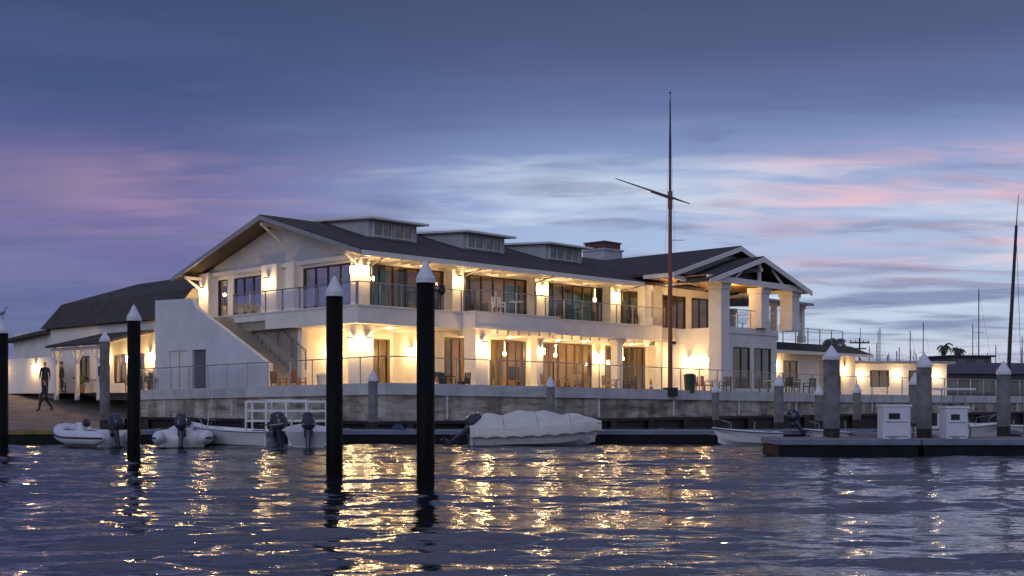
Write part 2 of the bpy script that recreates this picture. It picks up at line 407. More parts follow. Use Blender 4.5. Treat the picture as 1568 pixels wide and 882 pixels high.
# ---------------------------------------------------------------- clubhouse
ROT=math.atan2(.7187,.6955)
B=empty('waterfront_clubhouse',(-7.17,55,-.3),ROT)
BZ=1.9
def wallu(mb,v0,v1,a0,a1,z0,z1,ops,m=0):
    cur=a0
    for (o0,o1,p0,p1) in sorted(ops):
        if o0>cur: mb.box(cur,o0,v0,v1,z0,z1,m)
        if p0>z0: mb.box(o0,o1,v0,v1,z0,p0,m)
        if p1<z1: mb.box(o0,o1,v0,v1,p1,z1,m)
        cur=o1
    if cur<a1: mb.box(cur,a1,v0,v1,z0,z1,m)
def wallv(mb,u0,u1,a0,a1,z0,z1,ops,m=0):
    cur=a0
    for (o0,o1,p0,p1) in sorted(ops):
        if o0>cur: mb.box(u0,u1,cur,o0,z0,z1,m)
        if p0>z0: mb.box(u0,u1,o0,o1,z0,p0,m)
        if p1<z1: mb.box(u0,u1,o0,o1,p1,z1,m)
        cur=o1
    if cur<a1: mb.box(u0,u1,cur,a1,z0,z1,m)
def win(fr,gl,ax,a0,a1,pl,z0,z1,n,t=.075,d=.10,trans=None,m=0):
    def bx(A0,A1,D0,D1,Z0,Z1,mb=fr):
        if ax=='u': mb.box(A0,A1,pl+D0,pl+D1,Z0,Z1,m)
        else: mb.box(pl+D0,pl+D1,A0,A1,Z0,Z1,m)
    bx(a0,a1,0,d,z0,z0+t); bx(a0,a1,0,d,z1-t,z1)
    for i in range(n+1):
        c=a0+(a1-a0)*i/n; w=t/2 if 0<i<n else t
        c=min(max(c,a0+w),a1-w)
        bx(c-w,c+w,.003,d-.003,z0+t,z1-t)
    if trans: bx(a0+t,a1-t,.012,d-.012,trans-.03,trans+.03)
    g=pl+d*.5
    for i in range(n):
        c0=a0+(a1-a0)*i/n+.03;c1=a0+(a1-a0)*(i+1)/n-.03; tl=random.uniform(-.006,.006)
        if ax=='u': gl.add([(c0,g-tl,z0+.03),(c1,g+tl,z0+.03),(c1,g+tl*1.5,z1-.03),(c0,g-tl*.5,z1-.03)],[(0,1,2,3)])
        else: gl.add([(g-tl,c0,z0+.03),(g+tl,c1,z0+.03),(g+tl*1.5,c1,z1-.03),(g-tl*.5,c0,z1-.03)],[(0,1,2,3)])

walls=MB();fr=MB();gl=MB();trim=MB();brf=MB()
UPW=[(1.1,6.15,6.36,8.5),(7.15,12.35,6.36,8.5),(13.65,18.85,6.36,8.5),(20.0,23.0,6.36,8.5)]
wallu(walls,.8,1.0,.6,31,6.36,9.0,UPW+[(24.6,27.2,6.36,8.5),(27.8,30.6,6.36,8.5)])
for (a,b_,z0,z1),n in zip(UPW,(6,6,6,4)): win(fr,gl,'u',a,b_,.84,z0,z1,n)
win(fr,gl,'u',24.6,27.2,.84,6.36,8.5,3); win(fr,gl,'u',27.8,30.6,.84,6.36,8.5,3)
GW=[(1.3,5.3,6.36,8.55),(8.9,11.6,6.36,8.5),(12.2,13.2,6.36,8.5)]
wallv(walls,.6,.8,1.0,14.5,6.36,8.95,GW)
for (a,b_,z0,z1),n in zip(GW,(4,3,1)): win(fr,gl,'v',a,b_,.64,z0,z1,n)
for a,b_ in ((6.25,7.05),(12.45,13.55),(18.95,19.9),(23.1,24.0)): walls.box(a,b_,.3,.8,6.36,8.92)
for a,b_ in ((5.5,6.2),(7.0,8.4),(13.5,14.5)): walls.box(.2,.6,a,b_,6.36,8.92)
walls.box(-.05,.6,-.05,.6,6.36,8.9)
LW=[(6.9,9.3,BZ,5.2),(10.3,13.1,BZ,5.2),(14.4,18.8,BZ,5.2),(20.0,24.0,BZ,5.2)]
wallu(walls,1.6,1.8,6.4,26,BZ,5.5,LW)
for (a,b_,z0,z1),n in zip(LW,(4,4,6,5)): win(brf,gl,'u',a,b_,1.64,z0,z1,n,.09)
wallu(walls,4.9,5.1,.2,6.4,BZ,5.5,[(3.9,6.0,BZ,5.15)]); win(brf,gl,'u',3.9,6.0,4.94,BZ,5.15,3,.09)
wallv(walls,6.2,6.4,1.8,4.9,BZ,5.5,[])
def col(mb,u0,u1,v0,v1,z0,z1):
    mb.box(u0,u1,v0,v1,z0,z1-.35); mb.box(u0-.07,u1+.07,v0-.07,v1+.07,z1-.35,z1)
    mb.box(u0-.06,u1+.06,v0-.06,v1+.06,z0,z0+.5)
col(walls,0,.85,0,.85,BZ,5.5); col(walls,6.5,7.35,-1.15,-.3,BZ,5.5)
for a in (12.0,18.9,23.3): col(walls,a,a+.5,-.25,.25,BZ,5.5)
walls.box(0,.35,4.55,4.9,BZ,5.5)
tan=MB(); tan.box(0,.2,4.9,14.5,BZ,5.5); tan.box(-.35,0,5.0,14.2,5.5,5.95); tan.make('lower_side_wall',M_tan,B)
walls.box(-.5,26,-.5,7,5.5,6.3); walls.box(6.2,12.4,-1.4,-.5,5.5,6.3); walls.box(-.5,.6,7,14.5,5.95,6.3)
trim.box(-.56,6.2,-.56,-.1,6.3,6.38); trim.box(6.14,12.46,-1.46,-.1,6.302,6.382); trim.box(12.46,22.9,-.56,-.1,6.3,6.38)
trim.box(-.56,-.1,-.1,14.5,6.3,6.38)
trim.box(-.53,6.2,-.53,-.5,5.5,5.62);trim.box(12.43,22.9,-.53,-.5,5.5,5.62);trim.box(6.17,12.43,-1.43,-1.4,5.5,5.62)
u=13.0
while u<22.6: trim.box(u,u+.14,-.42,1.55,5.28,5.498); u+=.8
u=7.8
while u<12: trim.box(u,u+.14,-1.3,1.55,5.28,5.498); u+=.8
# rooms
rm=MB(); rm.box(.85,31,6.9,7.0,BZ,9.0); rm.box(.85,31,1.05,6.9,8.85,8.95); rm.box(6.45,31,1.85,6.9,5.42,5.495)
rm.box(13.0,13.1,1.1,6.9,6.36,8.8); rm.box(19.3,19.4,1.85,6.9,BZ,5.4); rm.box(30.9,31,1.05,6.9,BZ,9)
rm.box(.85,31,1.1,6.9,6.305,6.33); 
rm.make('interior_rooms',M_int,B)
cu=MB(); cu.box(2.0,2.7,1.3,1.34,6.36,8.5,1);cu.box(11.2,12.3,1.3,1.34,6.36,8.2,1); cu.box(14.2,15.1,2.2,2.25,6.36,7.9,1)
cu.box(16.6,18.5,1.35,1.4,6.36,8.1,0); cu.box(21.8,22.9,1.4,1.45,6.36,8.2,1)
cu.box(1.2,1.24,2.4,3.6,6.36,8.3,0); cu.make('window_glow_panels',[M_green,M_teal],B)  # added panels; their colour imitates the green and teal glow inside
it=MB()
for u0 in (2.2,8.4,10.2,14.8,17.2,21.4):
    for zf in ((BZ+.05,6.34) if u0>7 else (6.34,)):
        it.box(u0,u0+1.0,3.0,3.9,zf+.70,zf+.75); it.cyl((u0+.5,3.45,zf),(u0+.5,3.45,zf+.7),.05)
        for du in (-.45,1.05): 
            it.box(u0+du,u0+du+.4,3.2,3.65,zf+.42,zf+.47); it.box(u0+du+(.36 if du>0 else 0),u0+du+(.4 if du>0 else .04),3.2,3.65,zf+.47,zf+1.0)
        it.box(u0-.2,u0+1.2,6.82,6.88,zf+1.2,zf+2.0)
for u0 in (7.2,11.0,13.0,17.9,20.2,23.4): it.box(u0,u0+.6,1.95,2.0,BZ,5.1,1)
for u0 in (4.9,9.2,16.0,20.8): it.box(u0,u0+.35,2.6,2.95,6.34,8.8,0)
for u0,w0 in ((3.6,1.0),(7.6,1.2),(15.2,.9),(20.1,.6)): it.box(u0,u0+w0,4.6,4.7,6.34,8.7,0)
it.make('interior_furniture',[M_frame,M_int],B)
pd=MB()
for u0,v0,z0 in ((8.0,3.2,4.6),(12.4,2.6,4.5),(12.0,4.4,4.7),(15.6,2.8,4.6),(17.8,3.6,4.6),(21.3,3.0,4.6),(23.2,2.8,4.5),(8.8,3,8.2),(16.1,3,8.2),(10.4,4.4,8.1),(3.4,3.2,8.1),(21.2,3.4,8.1)):
    pd.ell((u0,v0,z0),(.12,.12,.12)); pd.cyl((u0,v0,z0+.1),(u0,v0,z0+.7),.012)
pd.make('pendant_lamps',M_pend,B,smooth=True)
for i,(u0,v0,z0,p) in enumerate(((8.5,4,4.3,80),(11.8,4,4.3,90),(16.5,4,4.3,160),(22,4,4.3,140),(5.6,3.8,8.2,22),(10.8,3.8,8.2,24),(17.6,3.8,8.2,34),(22.3,3.8,8.2,26),(27.5,3.5,8.2,34))):
    plight('room_light',(u0,v0,z0),p,B,(1,.60,.25),.3)

gt=MB(); gt.prism([(.45,.3,8.9),(.45,.3,9.08),(.45,7,11.07),(.45,14.5,8.85),(.45,14.5,8.8)],(.15,0,0)); gt.make('gable_siding_panel',M_side,B)
trim.box(.38,.6,.0,14.5,8.70,8.9)
rf=MB()
rf.prism([(-.8,-1.2,8.86),(-.8,7,11.32),(-.8,15.6,8.76),(-.8,15.6,8.6),(-.8,7,11.14),(-.8,-1.2,8.7)],(27.3,0,0))
rk=MB()
rk.prism([(-.86,-1.2,8.80),(-.86,7,11.26),(-.86,15.6,8.70),(-.86,15.6,8.50),(-.86,7,11.04),(-.86,-1.2,8.58)],(.06,0,0))
rk.make('rake_boards',mat('grey_rake_paint',(.30,.30,.32),.5),B)
trim.box(-.8,20.2,-1.27,-1.2,8.56,8.80)
sf=MB(); sf.prism([(-.78,-1.18,8.69),(-.78,.8,9.28),(-.78,.8,9.25),(-.78,-1.18,8.66)],(20.6,0,0)); sf.make('eave_soffit',M_trim,B)
u=-.3
while u<19.8: trim.box(u,u+.09,-1.15,.3,8.52,8.655); u+=.62
for v0,z0 in ((0.1,8.9),(14.3,8.75),(7.0,10.95)):
    trim.beam((-.75,v0,z0-.12),(.45,v0,z0-.12),.14,.16); trim.beam((-.6,v0,z0-.2),(.42,v0,z0-.85),.1,.1)
# dormers
drw=MB();dfl=MB();dwf=MB();dbl=MB()
for a in (2.95,9.6,16.35):
    b_=a+3.95
    dfl.prism([(a,2.75,11.20),(a,7.6,11.52),(a,7.6,11.40),(a,2.75,11.08)],(b_-a,0,0))
    drw.prism([(a+.35,3.4,9.7),(a+.35,3.4,11.12),(a+.35,7.2,11.37),(a+.35,7.2,10.9)],(b_-a-.7,0,0))
    for k in (0,1):
        c=a+.62+k*1.4
        dwf.box(c,c+1.25,3.33,3.398,10.30,10.36);dwf.box(c,c+1.25,3.33,3.398,10.98,11.04)
        for q in (0,.6,1.19): dwf.box(c+q,c+q+.06,3.33,3.398,10.36,10.98)
        gl.add([(c,3.37,10.3),(c+1.25,3.37,10.3),(c+1.25,3.375,11.04),(c,3.375,11.04)],[(0,1,2,3)])
        dbl.box(c+.02,c+1.23,3.38,3.394,10.33,11.0)
dbl.make('dormer_blinds',M_teal,B)
drw.make('dormer_walls',M_side,B); dfl.make('dormer_roofs',M_trim,B,bevel=.02); dwf.make('dormer_window_frames',M_trim,B)
# cross gable
def gable_v(mb,uc,half,zr,ze,v0,v1,t=.18):
    mb.prism([(uc-half,v0,ze),(uc,v0,zr),(uc+half,v0,ze),(uc+half,v0,ze-t),(uc,v0,zr-t-.02),(uc-half,v0,ze-t)],(0,v1-v0,0))
gable_v(rf,27.06,7.05,11.4,9.28,-3.4,11)
gable_v(trim,27.06,7.05,11.34,9.22,-3.47,-3.4,.26)
trim.box(19.98,20.02+.03,-3.4,-1.3,8.98,9.2)
gable_v(rf,27.06,5.7,10.62,8.9,-5.0,-2.7)
gable_v(trim,27.06,5.7,10.56,8.84,-5.07,-5.0,.28)
v=-3.2
while v<-1.3: trim.box(20.1,21.5,v,v+.09,9.02,9.1); v+=.6
rf.make('main_roofs',M_roof,B)
gi=MB(); gi.prism([(21.6,-2.5,9.35),(27.06,-2.5,11.1),(32.4,-2.5,9.35)],(0,.12,0)); gi.make('entry_gable_infill',M_side,B)
trim.beam((21.6,-4.7,8.95),(32.5,-4.7,8.95),.22,.34); trim.beam((27.06,-4.7,9.1),(27.06,-4.7,10.3),.16,.16)
trim.beam((24.4,-4.7,9.1),(25.6,-4.7,9.95),.12,.12);trim.beam((29.7,-4.7,9.1),(28.5,-4.7,9.95),.12,.12)
for uu in (22.2,27.06,31.8): trim.beam((uu,-4.9,8.9+(.9 if uu==27.06 else -.05)),(uu,-.2,8.9+(.9 if uu==27.06 else -.05)),.16,.22)
trim.beam((20.3,-3.3,9.0),(22.6,-3.3,8.7),.14,.16)
wd=MB(); wd.box(21.5,32.4,-4.5,.75,9.06,9.12); wd.make('porch_ceiling',M_wood,B)
for (a,z0) in ((23.35,BZ),(27.7,6.3),(31.3,6.3)): col(walls,a,a+.9,-4.45,-3.55,z0,8.8)
col(walls,21.3,21.9,-.45,.15,6.36,8.8)
walls.box(24.3,30.2,-4.0,-.5,5.35,6.25); walls.box(24.3,30.2,-4.08,-4.0,5.9,6.3)
wallu(walls,-4.0,-3.8,24.3,30.2,BZ,5.35,[(25.3,27.2,2.6,5.1),(27.6,29.6,2.6,5.1)])
wallv(walls,24.3,24.5,-3.8,1.6,BZ,5.35,[]); wallv(walls,30.0,30.2,-3.8,1.6,BZ,5.35,[])
win(fr,gl,'u',25.3,27.2,-3.95,2.6,5.1,2);win(fr,gl,'u',27.6,29.6,-3.95,2.6,5.1,2)
walls.box(22.9,31,-.5,.8,5.5,6.3)
mm=MB();mg=MB()
railing(mm,mg,(24.4,-3.95,6.3),(30.1,-3.95,6.3)); railing(mm,mg,(30.1,-3.95,6.3),(30.1,-.5,6.3))
railing(mm,mg,(-.42,-.42,6.38),(6.2,-.42,6.38)); railing(mm,mg,(6.3,-1.3,6.38),(12.3,-1.3,6.38)); railing(mm,mg,(6.3,-1.3,6.38),(6.3,-.5,6.38),step=.8)
railing(mm,mg,(12.5,-.42,6.38),(23.2,-.42,6.38)); railing(mm,mg,(-.42,-.3,6.38),(-.42,10.0,6.38))
# right wing
wallu(walls,.5,.7,30.2,49,BZ,5.5,[(31.5,36.2,BZ,4.9),(38.5,40.5,2.9,4.7),(43.5,46,BZ,4.8)])
win(brf,gl,'u',31.5,36.2,.54,BZ,4.9,4);win(fr,gl,'u',38.5,40.5,.54,2.9,4.7,2);win(fr,gl,'u',43.5,46,.54,BZ,4.8,2)
walls.box(30.2,49,6.9,7.1,BZ,5.5); walls.box(48.8,49,.7,6.9,BZ,5.5)
rw=MB(); rw.prism([(30.2,-.7,5.35),(30.2,1.2,6.05),(30.2,7.2,6.05),(30.2,7.2,5.55),(30.2,-.6,5.2)],(19.3,0,0)); rw.make('wing_roof',M_roof,B)
trim.box(30.2,49.5,-.77,-.7,5.12,5.34)
rmb=MB(); rmb.box(30.4,48.8,4.5,4.6,BZ,5.4); rmb.make('wing_interior',M_int,B)
plight('room_light',(34,2.6,4.3),90,B,(1,.60,.25),.3); plight('room_light',(44,2.6,4.3),70,B,(1,.60,.25),.3)
railing(mm,mg,(31,1.3,6.05),(48.5,1.3,6.05),1.1,1.7)
fl=MB(); fl.prism([(31.5,-.6,8.8),(31.5,7,9.15),(31.5,7,8.98),(31.5,-.6,8.62)],(9.3,0,0)); fl.make('pavilion_roof',M_flat,B,bevel=.03)
for uu,vv in ((40.2,0),(40.2,5.8),(36.5,0)): col(walls,uu,uu+.35,vv,vv+.35,6.0,8.75)
wallv(walls,31,31.2,.8,6.9,6.05,8.85,[(2,3.6,6.9,8.4),(4.2,5.8,6.9,8.4)])
ch=MB(); ch.box(29.4,31.4,9.4,11.4,9,12.5); ch.box(29.3,31.5,9.3,11.5,12.5,12.62); ch.make('chimney',M_side,B)
ch=MB(); ch.box(29.5,31.3,9.5,11.3,12.62,13.05,0); ch.box(29.42,31.38,9.42,11.38,13.05,13.15,0); ch.make('chimney_cap',M_soil,B)
# stair block
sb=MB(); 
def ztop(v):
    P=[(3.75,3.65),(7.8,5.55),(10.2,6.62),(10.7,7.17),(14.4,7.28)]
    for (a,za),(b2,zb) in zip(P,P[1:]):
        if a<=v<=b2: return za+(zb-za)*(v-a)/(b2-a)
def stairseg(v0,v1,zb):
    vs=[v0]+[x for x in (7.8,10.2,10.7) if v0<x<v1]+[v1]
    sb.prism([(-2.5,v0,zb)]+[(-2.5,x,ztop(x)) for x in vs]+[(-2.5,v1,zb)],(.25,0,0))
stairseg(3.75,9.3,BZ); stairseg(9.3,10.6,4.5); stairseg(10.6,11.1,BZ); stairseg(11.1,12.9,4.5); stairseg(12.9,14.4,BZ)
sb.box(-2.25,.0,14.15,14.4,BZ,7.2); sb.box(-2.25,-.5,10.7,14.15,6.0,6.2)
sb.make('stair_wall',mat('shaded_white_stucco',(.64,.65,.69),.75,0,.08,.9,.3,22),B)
dr=MB(); dr.box(-2.36,-2.30,9.3,10.6,BZ,4.5,1); dr.box(-2.42,-2.36,11.1,12.9,BZ,4.5,0); dr.box(-2.43,-2.42,11.98,12.02,BZ,4.5,1)
dr.make('service_doors',[M_trim,mat('grey_door',(.12,.12,.14),.5)],B)
st_=MB()
for i in range(17): st_.box(-2.25,-.05,3.75+i*.38,3.75+(i+1)*.38,BZ,2.2+(i+1)*.235)
st_.make('stair_steps',M_tan,B)
railing(mm,mg,(-.15,4.0,3.4),(-.15,10,6.5),.95,1.5,False)
mm.make('balcony_rail_posts',M_steel,B); mg.make('balcony_glass',M_rglass,B,recalc=False)
pp=MB()
for uu,vv,z0,z1 in ((.66,-.12,6.4,8.6),(7.1,.24,6.4,8.6),(12.4,.24,6.4,8.6),(20,.24,6.4,8.6)):
    pp.path([(uu,-1.1,8.6),(uu,vv,8.3),(uu,vv,z0)],[.045]*3,8)
pp.make('downpipes',M_frame,B)

# left wing
rf2=MB(); rf2.prism([(-1.5,14.6,6.45),(-.1,14.6,8.1),(5.4,14.6,9.85),(10.9,14.6,8.1),(12.3,14.6,6.45)],(0,16.2,0)); rf2.make('left_wing_roof',M_roof,B)
lw=MB(); wallv(lw,-1.0,-.8,14.5,36,BZ,6.4,[(18.3,19.6,BZ,4.6),(20.4,22.0,2.9,4.6),(25,27,3,4.6)]); lw.box(-.8,10,30.3,30.5,BZ,6.4); lw.make('left_wing_walls',M_white,B)
wf=MB(); win(wf,gl,'v',18.3,19.6,-.95,BZ,4.6,2);win(wf,gl,'v',20.4,22,-.95,2.9,4.6,2);win(wf,gl,'v',25,27,-.95,3,4.6,3); wf.make('left_wing_window_frames',M_frame,B)
lr=MB(); lr.add([(-1.8,30.4,6.3),(-1.8,36.5,5.9),(9,36.5,5.9),(9,30.4,6.3),(3,30.6,7.3),(4,33,7.2),(-1.8,30.4,6.1),(-1.8,36.5,5.75),(9,36.5,5.75),(9,30.4,6.1)],[(0,1,5,4),(1,2,5),(2,3,4,5),(0,6,7,1),(1,7,8,2),(6,9,8,7),(3,9,6,0),(2,8,9,3),(0,4,3)]); lr.make('low_hip_roof',M_roof,B)
lib=MB(); lib.box(1.5,1.6,14.6,30,BZ,6.3); lib.make('left_interior',M_int,B); plight('room_light',(.3,19.5,4.2),70,B,(1,.60,.25),.3); plight('room_light',(.3,26,4.2),55,B,(1,.60,.25),.3)
cn=MB(); cn.prism([(-4.4,17.2,5.05),(-1.0,17.2,5.9),(-1.0,17.2,5.75),(-4.4,17.2,4.92)],(0,6.4,0)); cn.make('canopy_roof',M_roof,B)
for vv in (17.7,20.3,22.9):
    trim.box(-4.1,-3.9,vv,vv+.2,BZ,4.9); 
    for sgn in (-1,1): trim.beam((-4.0,vv+.1,3.9),(-4.0,vv+.1+sgn*.75,4.75),.1,.1)
    trim.beam((-4.1,vv+.1,4.93),(-1.0,vv+.1,5.7),.1,.14)
trim.box(-4.12,-3.88,17.3,23.5,4.72,4.9)
ow=MB(); ow.box(-3.0,-2.8,25.5,38,BZ,4.5); ow.make('patio_screen_wall',M_white,B)
walls.make('stucco_walls_columns_decks',M_white,B,bevel=.02)
trim.make('trim_and_fascia',M_trim,B)
fr.make('window_frames',M_frame,B); brf.make('door_frames',M_brown,B); gl.make('window_glass',M_glass,B,recalc=False)

# sconces
sc=MB(); sg=MB()
def sconce(u,v,z,d,p):
    du,dv=d; u+=du*.14; v+=dv*.14
    sc.box(u-.10,u+.10,v-.10,v+.10,z+.16,z+.24); sc.box(u-.07,u+.07,v-.07,v+.07,z-.19,z-.16)
    sc.beam((u,v,z+.2),(u-du*.16,v-dv*.16,z+.2),.04,.04)
    sg.box(u-.06,u+.06,v-.06,v+.06,z-.16,z+.16)
    plight('sconce_light',(u+du*.22,v+dv*.22,z-.08),p*(2.6 if z>6 else 2.1),B,(1,.58,.22),.09)
FV=(0,-1);FU=(-1,0)
for a in ((.3,-.06,8.05,FV,17),(-.06,.3,8.05,FU,16),(6.65,.29,8.05,FV,22),(13.0,.29,8.05,FV,22),(19.4,.29,8.05,FV,24),(.19,7.7,8.0,FU,20),(.19,14.0,7.9,FU,20),
          (.42,-.08,4.65,FV,46),(-.08,.42,4.65,FU,38),(6.92,-1.23,4.65,FV,46),(6.19,3.4,4.5,FU,42),(2.2,4.89,4.4,FV,56),(9.8,1.59,4.5,FV,34),(13.75,1.59,4.5,FV,44),(19.4,1.59,4.45,FV,48),(12.25,-.33,4.55,FV,18),(24.29,-1.5,4.3,FU,44),
          (24.29,-2.9,4.3,FU,30),(30.9,.49,4.3,FV,28),(37.4,.49,4.3,FV,52),(47.3,.49,4.2,FV,52),(24.3,.79,7.9,FV,22),
          (-1.01,15.2,4.6,FU,50),(-1.01,17.6,4.4,FU,36),(-1.01,20.0,4.3,FU,50),(-1.01,22.9,4.4,FU,48),(-3.01,28,3.9,FU,26),(-3.01,33,3.9,FU,24)):
    sconce(*a)
sc.make('sconce_housings',M_frame,B); sg.make('sconce_lamps',M_lamp,B)
plight('porch_light',(27,-2.5,8.5),150,B,(1,.62,.28),.15); plight('porch_light',(22.3,-1.5,8.5),45,B,(1,.62,.28),.15)
dl=MB()
for (u0,v0,z0,p) in ((3.2,1.6,5.47,46),(3.4,3.6,5.47,36),(8.2,.5,5.25,30),(10.6,.5,5.25,30),(14.6,.6,5.25,34),(16.9,.6,5.25,34),(21.3,.6,5.25,34),(22.8,.6,5.25,24),(3.6,.2,8.9,16),(9.7,.2,8.9,16),(16.2,.2,8.9,16),(21.5,.2,8.8,13)):
    dl.cyl((u0,v0,z0+.02),(u0,v0,z0-.02),.09,.09,14); plight('soffit_downlight',(u0,v0,z0-.14),p,B,(1,.60,.25),.08)
dl.make('downlight_lenses',M_pend,B)

# ---------------------------------------------------------------- annex at right
A=empty('harbour_annex_building',(30.2,92,-.1),math.radians(8))
w=MB(); wallu(w,0,.25,-3.5,4.2,1.7,4.5,[(-2.2,-.6,2.7,4.0),(1,2.6,1.7,4.0)]); w.box(-3.5,-3.25,.25,6,1.7,4.5); w.box(-3.5,4.2,5.8,6,1.7,4.5); w.box(3.95,4.2,.25,5.8,1.7,4.5); w.make('walls',M_white,A)
f=MB();g=MB(); win(f,g,'u',-2.2,-.6,.05,2.7,4.0,2);win(f,g,'u',1,2.6,.05,1.7,4.0,2); f.make('window_frames',M_frame,A); g.make('glass',M_glass,A,recalc=False)
w=MB(); w.box(-4,4.7,-.5,6.5,4.5,4.72); w.make('roof',M_flat,A,bevel=.03)
w=MB()
for x in (-3,0,3.3): w.box(x-.1,x+.1,-.15,0,3.5,3.8); plight('annex_light',(x,-.5,3.5),32,A)
plight('room_light',(0,3,3.9),60,A)
w.make('lamps',M_lamp,A)
A2=empty('dark_boat_shed',(44,105,0),math.radians(12)); w=MB(); w.box(-8,22,0,7,1.6,3.9); w.prism([(-8.4,-.5,3.9),(-8.4,3.5,5.0),(-8.4,7.5,3.9)],(31,0,0)); w.make('walls_and_roof',mat('dark_timber',(.06,.06,.075),.8),A2)
w=MB()
for x in (-6,-2.5,2,6,11,16): w.box(x,x+1.3,-.04,0,2.3,3.4)
w.make('windows',M_glass,A2); plight('shed_light',(-6.8,-.5,3.3),30,A2); plight('shed_light',(4.5,-.5,3.3),18,A2)

D=empty('distant_house',(51.5,130,0),.2)
w=MB(); w.box(-4,3,0,6,1.7,4.4); w.box(-2.8,2.2,.5,6,4.4,6.3); w.make('walls',mat('grey_render',(.10,.10,.12),.8),D)
w=MB(); w.box(-4.4,3.3,-.8,.0,4.4,4.6); w.box(-3.2,2.6,.2,6.3,6.3,6.5); 
for x in np.arange(-4.2,3.2,.9): w.beam((x,-.7,4.6),(x,-.7,5.6),.06,.06)
w.beam((-4.2,-.7,5.6),(3.1,-.7,5.6),.08,.08); w.make('roof_and_balcony',M_dark,D)
w=MB()
for x in (-3,-.5,1.2): w.box(x,x+.9,-.03,0.001,2.6,3.8)
for x in (-2,.2): w.box(x,x+1,.46,.499,5.0,6.0)
w.make('windows',M_glass,D)

# ---------------------------------------------------------------- flagpole
P=empty('flagpole',(8.1,60,2.0)); 
w=MB(); w.path([(0,0,-.3),(0,0,5),(0,0,10)],[.12,.11,.09],14,0); w.path([(0,0,10),(0,0,12.7),(0,0,14.9),(0,0,15.3)],[.07,.055,.035,.01],12,1)
w.cyl((0,0,9.4),(0,0,10.3),.12,.12,14,0)
a=Vector((-3.25,-5.2,9.98));b_=Vector((1.3,1.9,9.98)); dd=(b_-a)
w.path([a,a+dd*.4,a+dd*.74,b_],[.02,.04,.055,.025],10,1); w.path([a+dd*.45+Vector((0,0,-.06)),a+dd*.74+Vector((0,0,-.06))],[.04,.05],10,0)
w.path([(0,0,7.8),(.75,0,7.8)],[.02,.012],6,1)
w.ell((0,0,15.35),(.05,.05,.06),1); w.box(-.35,.35,-.35,.35,-.2,.25,1); w.make('pole_and_yard',[M_mast,M_dark],P,smooth=False)
w=MB()
for s_,e_ in (((0,0,14.6),(-.5,-.2,.6)),((0,0,14.6),(.5,.2,.6))): w.cyl(s_,e_,.006,.006,5)
w.make('rigging',M_dark,P)

# ---------------------------------------------------------------- pilings
def pile(x,y,r,zt,black=True,name='dock_piling'):
    e=empty(name,(x,y,0)); w=MB(); w.path([(0,0,-3),(0,0,zt-.42)],[r,r],22); o=w.make('post',M_black if black else M_grey,e)
    for f_ in o.data.polygons: f_.use_smooth=len(f_.vertices)==4
    w=MB(); w.path([(0,0,zt-.46),(0,0,zt-.36),(0,0,zt)],[r*1.1,r*1.1,.02],22); w.make('cone_cap',M_cap,e)
    if not black:
        w=MB(); w.path([(0,0,-.1),(0,0,.75)],[r*1.015,r*1.01],22); w.make('tide_stain',M_wetshadow,e)
    return e
pile(-1.77,24,.185,4.52); pile(-3.94,26,.185,4.42); pile(-10.65,33,.18,4.34); pile(-17.4,40,.19,4.38)
for x,y,r,z in ((-17.9,51.5,.21,4.65),(-5.6,47.2,.19,2.85),(1.55,47.2,.17,2.62),(9.0,51.8,.16,2.42),(10.7,47,.19,2.65),(13.1,50,.18,2.3),(10.2,37.4,.255,3.39),(13.05,37.1,.23,3.14),(15.3,44.5,.19,2.68),(16.7,39.8,.22,2.97),(15.6,53,.18,2.4)):
    pile(x,y,r,z,False)
e=empty('piling_light',(-1.45,23.9,3.9)); w=MB(); w.cyl((-.15,0,0),(.0,0,0),.02); w.ell((.02,0,0),(.07,.07,.09)); w.cyl((.02,0,.08),(.02,0,.14),.08,.02); w.make('lantern',M_dark,e)
e=empty('heron',(-17.4,40,4.38)); w=MB(); w.cyl((0,0,0),(0,0,.16),.008); w.cyl((.04,0,0),(.04,0,.16),.008)
w.path([(-.14,0,.16),(-.06,0,.2),(.04,0,.25),(.10,0,.30)],[.01,.05,.06,.02],8); w.path([(.09,0,.28),(.07,0,.36),(.11,0,.42),(.15,0,.43),(.25,0,.41)],[.025,.016,.016,.022,.003],7)
w.make('bird_body',mat('grey_feathers',(.25,.26,.3),.8),e,smooth=True)

# ---------------------------------------------------------------- docks
def dock(name,x,y,L_,Wd,rz=0,h=.45,cleats=True,edge=M_dedge):
    e=empty(name,(x,y,0),rz)
    w=MB(); w.box(0,L_,0,Wd,-.3,h-.16); w.make('floats',M_dockf,e)
    w=MB(); w.box(.02,L_-.02,.02,Wd-.02,h-.05,h); w.make('deck',M_teak,e)
    w=MB(); w.box(-.05,L_+.05,-.06,.0,h-.13,h+.03); w.box(-.05,L_+.05,Wd,Wd+.06,h-.13,h+.03); w.box(-.06,.0,0,Wd,h-.13,h+.028); w.box(L_,L_+.06,0,Wd,h-.13,h+.028); w.make('fender_edge',edge,e,bevel=.01)
    if cleats:
        w=MB(); k=1
        while k<L_: 
            w.cyl((k-.12,.15,h+.08),(k+.12,.15,h+.08),.018,.018,8); w.cyl((k-.04,.15,h),(k-.04,.15,h+.08),.015); w.cyl((k+.04,.15,h),(k+.04,.15,h+.08),.015); k+=2.4
        w.make('cleats',M_steel,e)
    return e
dock('floating_dock',-14.5,44.6,25.5,1.9)
dock('floating_dock',-32,44.6,15.2,1.7,edge=M_yel)
dock('floating_dock',7.9,34.7,4.1,2.6,-.03); dock('floating_dock',12.15,34.55,14,2.9,0)
dock('floating_dock',11.2,45.2,20,1.6)
dock('floating_dock',12.6,37.6,1.3,7.5)
e=empty('mooring_lines'); w=MB()
